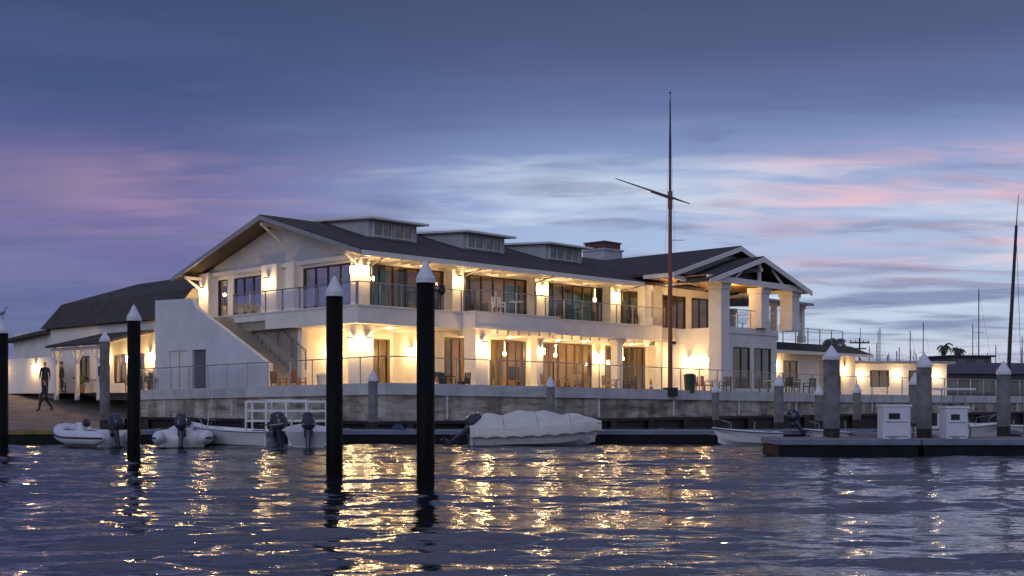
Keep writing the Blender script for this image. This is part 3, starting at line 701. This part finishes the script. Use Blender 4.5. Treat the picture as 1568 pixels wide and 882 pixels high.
def rope(a,b,sag=.15):
    a=Vector(a);b=Vector(b); w.path([a.lerp(b,t)-Vector((0,0,4*sag*t*(1-t))) for t in [i/8 for i in range(9)]],[.014]*9,5)
rope((-11.3,42.6,.6),(-12.2,44.7,.5)); rope((-8.7,42.2,.55),(-8.2,44.7,.5)); rope((-7.6,43.6,.6),(-7.0,44.7,.5)); rope((-1.4,43.0,.65),(-1.8,44.7,.5)); rope((3.0,42.9,.75),(3.6,44.7,.5)); rope((-15.9,42.6,.7),(-15.6,44.7,.5)); rope((7.9,43.8,.45),(7.2,44.7,.5)); rope((9.7,43.8,.45),(10.3,44.7,.5))
w.make('lines',M_rope,e)
e=empty('coiled_hose',(-4.4,45.3,.45)); w=MB(); w.path([(.3*math.cos(t*.5)*(1-.01*t),.3*math.sin(t*.5)*(1-.01*t),.03+.004*t) for t in range(50)],[.022]*50,6); w.make('hose',M_blue,e)

e=empty('dock_guard_rail',(-10.6,46.7,.45)); w=MB()
for x in (0,.8,1.6,2.4,3.2):
    for y in (0,1.1): w.beam((x,y,0),(x,y,1.15),.08,.08)
for y in (0,1.1):
    for z in (.35,.75,1.12): w.beam((0,y,z),(3.2,y,z),.04,.08)
for x in (0,3.2):
    for z in (.35,.75,1.12): w.beam((x,0,z),(x,1.1,z),.04,.08)
w.box(.8,2.4,.05,1.05,1.16,1.2); w.make('rails',M_boat,e)

# ---------------------------------------------------------------- boats
def hull(w,Ln,Bm,H,m_out=0,m_in=1,floor=.18,nose=2.4,m_rub=3):
    secs=[]; ns=16
    for i in range(ns+1):
        s=i/ns; x=-Ln/2+Ln*s
        hb=Bm/2*(.90+.10*min(1,s/.35)) if s<.45 else Bm/2*(1-((s-.45)/.55)**nose)
        hb=max(hb,.02); sh=H*(1+.35*s**2); kz=-.12+ .42*H*max(0,(s-.6)/.4)**2.2; cz=kz+(.16+.10*s)
        fl=min(floor+.08*s,sh-.05)
        inn=max(hb-.07,.01); rk_=x+(.22*s**3)*1.0
        sec=[(x,-inn*.9,fl),(rk_,-inn,sh),(rk_,-hb-.02,sh+.015),(rk_,-hb-.03,sh-.05),(x,-hb*.90,(cz+sh)/2),(x,-hb*.74,cz),(x,0,kz),(x,hb*.74,cz),(x,hb*.90,(cz+sh)/2),(rk_,hb+.03,sh-.05),(rk_,hb+.02,sh+.015),(rk_,inn,sh),(x,inn*.9,fl)]
        secs.append(sec)
    w.loft(secs,m_out)
    t=secs[0]; w.add(t,[list(range(1,12))],m_out)
    w.loft([[s[0],(s[0][0],0,s[0][2]),s[12]] for s in secs],m_in)
    w.box(-Ln/2,-Ln/2+.06,-Bm/2*.85,Bm/2*.85,.05,H*.96,m_out)
    for sgn in (3,9):
        w.path([Vector(s[sgn])+Vector((0,(-1 if sgn==3 else 1)*.012,.02)) for s in secs],[.022]*len(secs),6,m_rub)
def motor(w,x,z,m=2,tilt=0.25,sc_=1.0,m2=3):
    i0=len(w.v)
    w.ell((-.12,0,.34),(.25,.19,.20),m,18,12,.7); w.ell((-.10,0,.50),(.20,.165,.15),m,18,10,.75)
    w.box(-.34,.08,-.192,.192,.27,.30,m2)
    w.path([(-.06,0,.22),(-.08,0,0),(-.10,0,-.30),(-.12,0,-.55)],[.12,.085,.07,.055],10,m)
    w.ell((-.12,0,-.62),(.20,.05,.055),m); w.box(-.20,.05,-.015,.015,-.85,-.6,m); w.box(-.30,.02,-.09,.09,-.42,-.40,m)
    for k in range(3):
        a=k*2.094; w.add([(-.36,0,-.62),(-.34,.13*math.cos(a-.3),-.62+.13*math.sin(a-.3)),(-.37,.15*math.cos(a),-.62+.15*math.sin(a)),(-.39,.13*math.cos(a+.35),-.62+.13*math.sin(a+.35))],[(0,1,2,3)],m)
    w.box(.0,.16,-.12,.12,-.05,.2,m); w.cyl((.1,0,.3),(.5,.05,.34),.022,.018,8,m)
    w.xf(i0,Matrix.Translation((x,0,z))@Matrix.Rotation(tilt,4,'Y')@Matrix.Scale(sc_,4))
def rib(name,x,y,rz,Ln=2.9,Bm=1.6,mt=.45):
    e=empty(name,(x,y,0.0),rz); w=MB(); r=.25; pts=[];rs=[]
    hb=Bm/2-r*.9
    for i in range(6): pts.append((-Ln/2-.28+i*.36*Ln/2.9,-hb,.34)); rs.append(r if i else .07)
    x0=pts[-1][0]; R_=Ln/2-x0-.1
    for i in range(1,14):
        t=-math.pi/2+math.pi*i/14; pts.append((x0+R_*math.cos(t),hb*math.sin(t),.34+.26*math.cos(t)**2)); rs.append(r*(1-.1*math.cos(t)))
    for p,q in zip(pts[:6][::-1],rs[:6][::-1]): pts.append((p[0],hb,p[2])); rs.append(q)
    w.path(pts,rs,18,0)
    n=len(pts); outer=[]
    for i,p in enumerate(pts):
        a=Vector(pts[max(0,i-1)]);b=Vector(pts[min(n-1,i+1)]); d=(b-a).normalized(); o_=d.cross(Vector((0,0,1))).normalized()
        outer.append(Vector(p)+o_*rs[i]*.98)
    w.path(outer,[.035]*n,6,3)
    for i in (3,7,12,17,21):
        if i<n-1: w.path([Vector(pts[i])+Vector((0,0,rs[i]*.96)),Vector(pts[i+1])+Vector((0,0,rs[i+1]*.96+.03)),Vector(pts[min(i+2,n-1)])+Vector((0,0,rs[min(i+2,n-1)]*.96))],[.018]*3,5,3)
    w.loft([[(xx,-hb*.95*k,.16),(xx,-hb*.6*k,-.02),(xx,0,-.12+.2*(1-k)),(xx,hb*.6*k,-.02),(xx,hb*.95*k,.16)] for xx,k in ((-Ln/2+.05,1),(0,1),(Ln*.25,.8),(Ln*.42,.2))],1)
    w.box(-Ln/2+.05,-Ln/2+.11,-hb,hb,.02,.60,1); w.box(-.45,-.12,-hb,hb,.44,.50,1); w.box(.15,.42,-.22,.22,.18,.86,1); w.cyl((.10,0,.80),(.02,0,.88),.15,.15,14,3)
    w.box(.5,.95,-.3,.3,.34,.58,4)
    motor(w,-Ln/2-.04,mt,2,.15,1.12)
    w.make('hull_and_tubes',[M_tube,M_boat,M_motor,M_dark,M_blue],e,smooth=True); return e
rib('inflatable_dinghy',-14.95,41.3,math.radians(146),2.9,1.7); rib('inflatable_dinghy',-11.6,41.8,math.radians(99),3.0,1.95)
def skiff(name,x,y,rz,Ln,Bm,H=.55,mtr=True,console=False,rub=None):
    e=empty(name,(x,y,0),rz); w=MB(); hull(w,Ln,Bm,H,m_rub=4 if rub else 3)
    for s in (-.22,.08): w.box(Ln*s,Ln*s+.26,-Bm/2*.88,Bm/2*.88,H*.72,H*.78,1)
    if mtr: motor(w,-Ln/2-.05,H*.75,2,.12,1.25)
    w.path([(Ln*.30,-Bm*.30,H*1.15),(Ln*.32,-Bm*.29,H*1.15+.28),(Ln*.44,0,H*1.3+.30),(Ln*.32,Bm*.29,H*1.15+.28),(Ln*.30,Bm*.30,H*1.15)],[.016]*5,6,3)
    w.path([(-Ln*.1,-Bm*.2,.2),(-Ln*.1,-Bm*.2,.85)],[.02,.02],6,3)
    w.ell((Ln*.05,-Bm/2-.10,H*.55),(.09,.09,.2),1,10,8)
    w.box(-Ln*.35,-Ln*.25,-.2,.15,H*.5,H*1.05,4); w.box(Ln*.16,Ln*.24,-.18,.18,H*.5,H*1.15,1)
    if console:
        w.box(-.3,.25,-.33,.33,.2,1.15,0); w.add([(.25,-.3,1.15),(.25,.3,1.15),(.05,.25,1.5),(.05,-.25,1.5)],[(0,1,2,3)],3)
        for sx_ in (-.55,.4):
            for sy_ in (-.5,.5): w.cyl((sx_,sy_,.25),(sx_*.9,sy_*.9,2.0),.022,.022,7,3)
        w.box(-.85,.7,-.62,.62,2.0,2.07,0)
    w.make('hull',[M_boat,M_tube,M_motor,M_steel,M_navy],e,smooth=False); return e
skiff('motor_skiff',-9.95,41.9,math.radians(160),3.4,1.45); skiff('motor_skiff',-7.4,42.2,math.radians(102),3.2,1.6)
e=skiff('small_skiff',8.75,43.2,math.radians(178),2.3,1.05,.46,False,rub=True); 
e=empty('outboard_motor',(10.65,44.0,.5),math.radians(160)); w=MB(); motor(w,0,.2,0,.5,.95,0); w.make('motor',M_motor,e,smooth=True)
skiff('centre_console_boat',15.9,42.6,math.radians(5),4.0,1.6,.62,True,True)
skiff('work_skiff',19.3,46.0,math.radians(170),4.5,1.7,.6)
skiff('work_skiff',12.3,44.0,math.radians(175),2.6,1.2,.42,False,rub=True)
def covered(name,x,y,rz,Ln,Bm,H,mt,amp=1.0,mtr=True):
    e=empty(name,(x,y,0),rz); w=MB(); hull(w,Ln,Bm,H)
    if mtr: motor(w,-Ln/2-.08,H*.75,2,.85,1.2)
    w.make('hull',[M_boat,M_boat,M_motor,M_dark],e,smooth=False)
    w=MB(); secs=[]; ns=72; edge=[[],[]]
    pk=[(0,.06),(.04,.14),(.11,.50),(.15,.54),(.25,.42),(.35,.58),(.39,.60),(.48,.50),(.55,.56),(.60,.52),(.70,.34),(.77,.40),(.81,.38),(.88,.24),(.95,.12),(1.0,.02)]
    def rz_at(s):
        tot=0
        for o_ in (-.02,-.01,0,.01,.02):
            q_=min(1,max(0,s+o_))
            for (a,za),(b2,zb) in zip(pk,pk[1:]):
                if a<=q_<=b2: tot+=za+(zb-za)*(q_-a)/(b2-a); break
        return tot/5*amp
    for i in range(ns+1):
        s=i/ns; xx=-Ln/2-.04+ (Ln+.26)*s
        hb=Bm/2*(.90+.10*min(1,s/.35)) if s<.45 else Bm/2*(1-((s-.45)/.55)**2.4)
        hb=max(hb,.03)+.06; sh=H*(1+.35*s**2); rz_=rz_at(s)
        scal=.05*abs(math.sin(s*math.pi*8))
        sec=[(xx,-hb-.02,sh-.32+scal)]
        for k in range(21):
            t=-1+2*k/20; prof=(1-abs(t)**1.15)
            fold=.016*math.sin(s*30+abs(t)*8)*abs(t)*(1-abs(t))*4+.006*math.sin(s*70-t*9)*(1-abs(t))
            sec.append((xx,t*hb,sh+.03+rz_*prof+fold))
        sec.append((xx,hb+.02,sh-.32+scal))
        secs.append(sec); edge[0].append(Vector(sec[0])+Vector((0,-.01,0))); edge[1].append(Vector(sec[-1])+Vector((0,.01,0)))
    w.loft(secs,0)
    for ed in edge: w.path(ed,[.014]*len(ed),5,1)
    for i in range(4,ns-4,9):
        w.path([edge[0][i],edge[0][i]+Vector((.02,.05,-.24))],[.008,.008],4,1)
    for i in (18,36,54): # sewn panel seams
        w.path([Vector(p)+Vector((0,0,.006)) for p in secs[i][1:-1]],[.010]*21,4,1)
    w.make('canvas_cover',[mt,mat('canvas_seam',(.30,.29,.27),.9)],e,smooth=True,recalc=True)
    return e
covered('covered_motor_boat',.75,42.3,math.radians(5),4.55,1.9,.62,M_canvas,1.0)
covered('covered_dinghy',13.6,43.2,math.radians(12),2.2,1.0,.32,M_blue,.3,False)
e=empty('whip_antenna',(-11.0,42.2,.5)); w=MB(); w.cyl((0,0,0),(.25,0,1.7),.012,.005,6); w.make('rod',M_boat,e)

def pedestal(name,x,y,w_,h_):
    e=empty(name,(x,y,.45)); w=MB(); w.box(-w_/2,w_/2,-.3,.3,0,h_); w.make('cabinet',M_tube,e,bevel=.03)
    w=MB(); w.box(-w_/2-.03,w_/2+.03,-.33,.33,h_,h_+.06,0); w.box(-w_*.3,w_*.1,-.315,-.30,h_*.62,h_*.8,1); w.cyl((w_/2+.04,0,h_*.7),(w_/2+.04,0,h_*.2),.03,.03,8,1)
    w.box(-w_*.40,w_*.40,-.306,-.30,h_*.08,h_*.1,1); w.box(-w_*.40,w_*.40,-.306,-.30,h_*.52,h_*.54,1)
    w.path([(w_/2+.04,0,h_*.6),(w_/2+.16,-.1,h_*.3),(w_/2+.1,-.15,.05)],[.02]*3,6,1); w.make('top_and_fittings',[M_boat,M_dark],e); return e
pedestal('fuel_dispenser',11.7,35.9,.84,1.0); pedestal('dock_utility_cabinet',13.65,36.2,.66,.95)
e=empty('marina_mast',(17.8,42,.3)); w=MB(); w.path([(-.1,0,-.3),(.05,0,3.5),(.28,0,7.6)],[.075,.07,.05],10); w.path([(.28,0,7.6),(.36,0,8.7)],[.02,.01],6); w.cyl((-.05,.3,0),(.28,0,7.2),.012,.012,5); w.cyl((.15,-.9,0),(.28,0,7.2),.008,.008,5); w.make('spar',M_dark,e)

# ---------------------------------------------------------------- distant marina
e=empty('distant_sailboats'); w=MB()
rr=random.Random(8)
for i in range(52):
    y=rr.uniform(150,250); t=rr.uniform(.285,.47); x=t*y; h=rr.uniform(5,10) if rr.random()<.85 else rr.uniform(11,15)
    w.cyl((x,y,1.8),(x,y,1.8+h),.085,.065,6); w.cyl((x,y,3.4),(x+rr.choice((-1,1))*3,y+1,3.5),.10,.08,6)
    w.cyl((x,y,1.8+h*.98),(x+2.4,y,2.2),.014,.014,4); w.beam((x-.7,y,1.8+h*.6),(x+.7,y,1.8+h*.6),.05,.05)
    w.path([(x-4,y,2.0),(x-2,y,2.0),(x+2,y,2.0),(x+4.2,y,2.5)],[.5,.8,.8,.1],8)
w.make('hulls_and_masts',mat('hazy_grey_boats',(.10,.10,.14),.7),e)
e=empty('utility_pole',(35.6,120,1.7)); w=MB(); w.cyl((0,0,0),(0,0,6.2),.10,.08); w.beam((-1,0,5.7),(1,0,5.7),.12,.14); w.beam((-.7,0,5.1),(.7,0,5.1),.1,.12)
for x in (-.9,-.4,.4,.9): w.cyl((x,0,5.75),(x,0,5.95),.05)
w.make('pole',M_bark,e)
def palm(x,y,z0,h,cr=1.6,name='palm_tree'):
    e=empty(name,(x,y,z0)); w=MB(); w.path([(0,0,0),(.1,0,h*.5),(.25,0,h)],[.28,.2,.17],9); w.make('trunk',M_bark,e)
    w=MB(); r=random.Random(int(x*10))
    for i in range(34):
        a=r.uniform(0,6.28); el=r.uniform(-.9,1.2); d=Vector((math.cos(a),math.sin(a),0)); prev=Vector((.25,0,h)); Ln=cr*r.uniform(.8,1.15)
        for s in range(7):
            e2=el-s*.28; nx_=prev+(d*math.cos(e2)+Vector((0,0,math.sin(e2))))*Ln/7
            sd=Vector((-d.y,d.x,0))
            for sg_ in (-1,1):
                w.add([prev,nx_,nx_+sd*sg_*.30*cr/1.6+Vector((0,0,-.18)),prev.lerp(nx_,.3)+sd*sg_*.26*cr/1.6+Vector((0,0,-.2))],[(0,1,2,3)])
            prev=nx_
    w.make('fronds',M_leaf,e,recalc=False)
palm(73.5,200,1.8,8.8,1.6); palm(76.3,201,1.8,8.2,1.5); palm(30.5,112,1.8,5.2,1.3)
e=empty('distant_tree_line'); w=MB()
for i in range(2600):
    y=rr.uniform(230,300); x=rr.uniform(.27,.60)*y if rr.random()<.8 else rr.uniform(-.6,-.42)*y; h=3+1.6*math.sin(x*.11)+1.2*math.sin(x*.37+1)
    z=1.6+abs(rr.gauss(0,.5))*h; s=rr.uniform(.5,1.3)
    c=Vector((x,y,z)); a=Vector((rr.uniform(-1,1),rr.uniform(-1,1),rr.uniform(-1,1)))*s; b2=Vector((rr.uniform(-1,1),rr.uniform(-1,1),rr.uniform(-1,1)))*s
    w.add([c-a,c-b2,c+a,c+b2],[(0,1,2,3)])
w.make('leaf_clumps',M_leaf,e,recalc=False)

# ---------------------------------------------------------------- patio furniture
def loc(u,v): 
    return (-7.17+.6955*u-.7187*v, 55+.7187*u+.6955*v)
def chair(u,v,rz,m,name='patio_chair',z=2.0):
    x,y=loc(u,v); e=empty(name,(x,y,z),rz); w=MB()
    w.box(-.26,.26,-.26,.26,.40,.46)
    for a in (-.24,.24):
        w.beam((a,-.24,0),(a,-.24,.62),.05,.05); w.beam((a,.24,0),(a,.30,.95),.05,.05); w.beam((a,-.28,.63),(a,.27,.63),.07,.03)
    for k in range(5): w.beam((-.2+.1*k,.25,.46),(-.2+.1*k,.31,.95),.07,.02)
    w.make('frame',m,e)
def table(u,v,m,name='patio_table',z=2.0,r=.55):
    x,y=loc(u,v); e=empty(name,(x,y,z)); w=MB(); w.cyl((0,0,.71),(0,0,.75),r,r,24); w.cyl((0,0,.03),(0,0,.71),.05,.04); w.cyl((0,0,0),(0,0,.03),.28,.26,16); w.make('top_and_stand',m,e)
table(3.5,-2.2,M_dark); chair(2.6,-2.6,1,M_dark); chair(4.4,-2.4,-1,M_dark)
table(10.5,-3.2,M_wood); chair(9.6,-3.2,1.2,M_wood); chair(11.4,-3.4,-.8,M_wood)
table(16.4,-2.2,M_wood); chair(15.5,-2.4,1,M_wood); chair(17.3,-2.4,-1,M_dark)
table(21.0,-5.6,M_boat); chair(20.0,-5.8,1.2,M_red); chair(22,-5.6,-.7,M_dark); chair(21,-4.6,0,M_red)
table(24.6,-7.2,M_boat); chair(25.6,-7.4,-1,M_dark); chair(23.6,-7.2,1.4,M_dark)
table(29,-6.4,M_boat); chair(30,-6.4,-1,M_dark); table(33,-3,M_dark); chair(34,-3,-1,M_dark); chair(32,-3.2,1,M_dark)
chair(-2.6,1.2,2.4,M_chor,'orange_chair'); chair(-2.9,2.3,2.4,M_chor,'orange_chair')
chair(14.5,.5,0,M_dark,'balcony_chair',6.08); chair(15.5,.3,.5,M_dark,'balcony_chair',6.08); chair(9,-.3,.5,M_boat,'balcony_chair',6.08); table(10.2,-.4,M_boat,'balcony_table',6.08,.4); table(16.4,.3,M_dark,'balcony_table',6.08,.4); chair(21,.3,.2,M_dark,'balcony_chair',6.08)
def cone(u,v):
    x,y=loc(u,v); e=empty('traffic_cone',(x,y,2.0)); w=MB(); w.box(-.2,.2,-.2,.2,0,.04); w.path([(0,0,.04),(0,0,.3)],[.15,.11],14); w.path([(0,0,.3),(0,0,.45)],[.11,.085],14,1); w.path([(0,0,.45),(0,0,.75)],[.085,.03],14); w.make('cone',[M_orange,M_boat],e)
cone(15.6,-5.2); cone(2.0,-3.2)
def folded_umbrella(u,v,m):
    x,y=loc(u,v); e=empty('folded_patio_umbrella',(x,y,2.0)); w=MB(); w.cyl((0,0,0),(0,0,2.3),.03,.02); w.cyl((0,0,0),(0,0,.12),.3,.25,16); w.path([(0,0,.85),(0,0,1.1),(0,0,1.9),(0,0,2.25)],[.17,.15,.09,.03],9,1); w.make('umbrella',[M_steel,m],e)
folded_umbrella(13.1,-3.0,M_chor)
def bin_(u,v,m,name='litter_bin',r=.28,h=.9):
    x,y=loc(u,v); e=empty(name,(x,y,2.0)); w=MB(); w.path([(0,0,0),(0,0,h*.85)],[r*.85,r],18); w.path([(0,0,h*.85),(0,0,h*.93),(0,0,h)],[r*1.06,r*1.04,r*.5],18); w.make('bin',m,e)
bin_(4.2,-.9,M_dark,'litter_bin',.36,1.0); bin_(15.9,-7.5,mat('green_bin',(.02,.06,.04),.5),'litter_bin',.3,1.0); bin_(-.3,2.3,M_canvas,'planter_pot',.38,.9)
def shrub(u,v,s=.5,z=2.0):
    x,y=loc(u,v); e=empty('potted_plant',(x,y,z)); w=MB(); w.path([(0,0,0),(0,0,.45)],[.2,.28],16); w.make('pot',M_soil,e); w=MB(); r=random.Random(int(u*7+v))
    for i in range(260):
        d=Vector((r.gauss(0,1),r.gauss(0,1),r.gauss(0,1))).normalized()*r.uniform(.2,1)*s; c=Vector((0,0,.45+s*.8))+d
        a=Vector((r.uniform(-1,1),r.uniform(-1,1),r.uniform(-1,1)))*.09; b2=Vector((r.uniform(-1,1),r.uniform(-1,1),r.uniform(-1,1)))*.09
        w.add([c-a,c-b2,c+a,c+b2],[(0,1,2,3)])
    w.make('foliage',M_leaf,e,recalc=False)
shrub(7.9,.6,.4); shrub(19.8,.6,.45); shrub(-1.8,16.0,.4); shrub(-1.8,24.5,.45); shrub(31,-.4,.4)

# ---------------------------------------------------------------- people
def clothmat(top,bot):
    m=bpy.data.materials.new('clothing'); m.use_nodes=True; N=m.node_tree.nodes;L=m.node_tree.links;b=N['Principled BSDF'];b.inputs['Roughness'].default_value=.85
    tc=N.new('ShaderNodeTexCoord'); s=N.new('ShaderNodeSeparateXYZ'); r=N.new('ShaderNodeValToRGB'); L.new(tc.outputs['Object'],s.inputs[0])
    mr=N.new('ShaderNodeMapRange'); mr.inputs['From Max'].default_value=2; L.new(s.outputs[2],mr.inputs['Value']); L.new(mr.outputs[0],r.inputs[0])
    r.color_ramp.interpolation='CONSTANT'; e=r.color_ramp.elements; e.new(.5); e.new(.6)
    e[0].position=0;e[0].color=(.02,.018,.015,1);e[1].position=.045;e[1].color=(*bot,1);e[2].position=.475;e[2].color=(*top,1);e[3].position=.735;e[3].color=(.45,.27,.19,1)
    L.new(r.outputs[0],b.inputs['Base Color']); return m
def person(x,y,z,rz,pose,top,bot,name='person'):
    e=empty(name,(x,y,z),rz)   # faces local -Y
    V=[];Ed=[];Rd=[]
    def j(p,r,par=None):
        V.append(p);Rd.append(r*1.22)
        if par is not None: Ed.append((par,len(V)-1))
        return len(V)-1
    dz=0; 
    if pose=='sit': dz=-.42
    pel=j((0,0,.95+dz),.155); wa=j((0,0,1.12+dz),.135,pel); chh=j((0,-.01,1.32+dz),.165,wa); nk=j((0,0,1.46+dz),.065,chh); j((0,-.01,1.56+dz),.05,nk)
    hands=[]
    for s in (-1,1):
        hip=j((s*.10,0,.90+dz),.105,pel)
        if pose=='sit': kn=j((s*.14,-.43,.50),.072,hip); an=j((s*.14,-.44,.10),.045,kn)
        elif pose=='walk': kn=j((s*.10,-.20*s-.06,.50),.07,hip); an=j((s*.10,-.30*s+(.10 if s<0 else 0),.10 if s>0 else .14),.045,kn)
        else: kn=j((s*.11,-.02,.50),.072,hip); an=j((s*.12,0,.10),.045,kn)
        ap=V[an]; j((ap[0],ap[1]-.17,ap[2]-.055),.04,an)
        sh=j((s*.19,0,1.40+dz),.062,chh)
        if pose=='sit': el=j((s*.25,-.06,1.12+dz),.045,sh); wr=j((s*.17,-.28,1.05+dz),.03,el); hd=(-s*.1,-.9,-.1)
        elif pose=='walk': el=j((s*.25,.12*s,1.12),.045,sh); wr=j((s*.24,.12*s-.14,.90),.03,el); hd=(0,-.4,-.9)
        elif pose=='talk': el=j((s*.25,-.02,1.12),.045,sh); wr=j((s*.18,-.24,1.16) if s>0 else (s*.27,-.06,.87),.03,el); hd=(0,-.8,.3) if s>0 else (0,-.1,-1)
        else: el=j((s*.25,.02,1.12),.045,sh); wr=j((s*.27,-.05,.86),.03,el); hd=(0,-.1,-1)
        hands.append((Vector(V[wr]),Vector(hd).normalized(),s))
    def skin(name,V,Ed,Rd,m,sub=1):
        me=bpy.data.meshes.new(name); me.from_pydata(V,Ed,[]); me.materials.append(m); o=bpy.data.objects.new(name,me); S.collection.objects.link(o); o.parent=e
        sk=o.modifiers.new('skin','SKIN'); sk.use_smooth_shade=True
        for d,r in zip(me.skin_vertices[0].data,Rd): d.radius=(r,r)
        me.skin_vertices[0].data[0].use_root=True
        o.modifiers.new('sub','SUBSURF').render_levels=sub; return o
    skin('body',V,Ed,Rd,clothmat(top,bot),2)
    for (w0,d,s) in hands:
        HV=[tuple(w0),tuple(w0+d*.05),tuple(w0+d*.09)];HE=[(0,1),(1,2)];HR=[.026,.032,.034]
        sd=d.cross(Vector((1,0,0))).normalized() if abs(d.x)<.9 else Vector((0,0,1)); cu_=Vector((-s,0,0))
        for k,ln in enumerate((.072,.08,.075,.06)):
            o=sd*(-.03+.02*k); b0=w0+d*.10+o
            i0=len(HV); HV+= [tuple(b0),tuple(b0+d*ln*.55+cu_*.008),tuple(b0+d*ln*.9+cu_*.028)]; HE+=[(2,i0),(i0,i0+1),(i0+1,i0+2)]; HR+=[.010,.009,.0075]
        i0=len(HV); HV+=[tuple(w0+d*.05-sd*.038),tuple(w0+d*.085-sd*.055+cu_*.012)]; HE+=[(1,i0),(i0,i0+1)]; HR+=[.012,.009]
        skin('hand',HV,HE,HR,M_skin,1)
    w=MB(); c=(0,-.02,1.655+dz); w.ell(c,(.075,.093,.115),0,16,12); w.ell((0,-.03,1.60+dz),(.055,.075,.06),0)
    w.path([(0,-.105,1.665+dz),(0,-.132,1.638+dz),(0,-.105,1.628+dz)],[.008,.015,.008],6,0); w.ell((0,-.102,1.60+dz),(.025,.008,.007),2,8,5)
    for s in (-1,1): w.ell((s*.03,-.098,1.662+dz),(.012,.008,.007),1,8,5); w.ell((s*.078,-.01,1.65+dz),(.012,.022,.03),0,8,6)
    w.ell((0,.005,1.69+dz),(.085,.098,.095),1,14,9); w.make('head_and_hair',[M_skin,M_hair,M_red],e,smooth=True)
    return e
dk=(.03,.03,.04)
person(-25.9,65.0,rampz(65.0)+.02,math.radians(-70),'walk',dk,(.02,.02,.03))
x,y=loc(-5.0,22.3); person(x,y,2.0,math.radians(20),'stand',(.025,.025,.03),dk)
x,y=loc(-4.6,16.2); person(x,y,2.0,math.radians(60),'talk',(.03,.025,.03),(.03,.03,.04))
x,y=loc(-5.5,27.0); person(x,y,2.0,math.radians(40),'sit',dk,dk); chair(-5.45,27.05,math.radians(40),M_dark)
x,y=loc(-5.3,28.2); person(x,y,2.0,math.radians(-60),'sit',(.05,.03,.03),dk); chair(-5.25,28.2,math.radians(-60),M_dark)
x,y=loc(-4.8,20.6); person(x,y,2.0,math.radians(110),'stand',(.05,.04,.04),dk)
table(-3.5,19,M_dark); chair(-3.6,18.1,2,M_dark); chair(-2.8,25,2,M_dark); table(-2.6,14.6,M_wood); chair(-3.4,15.2,1,M_wood)
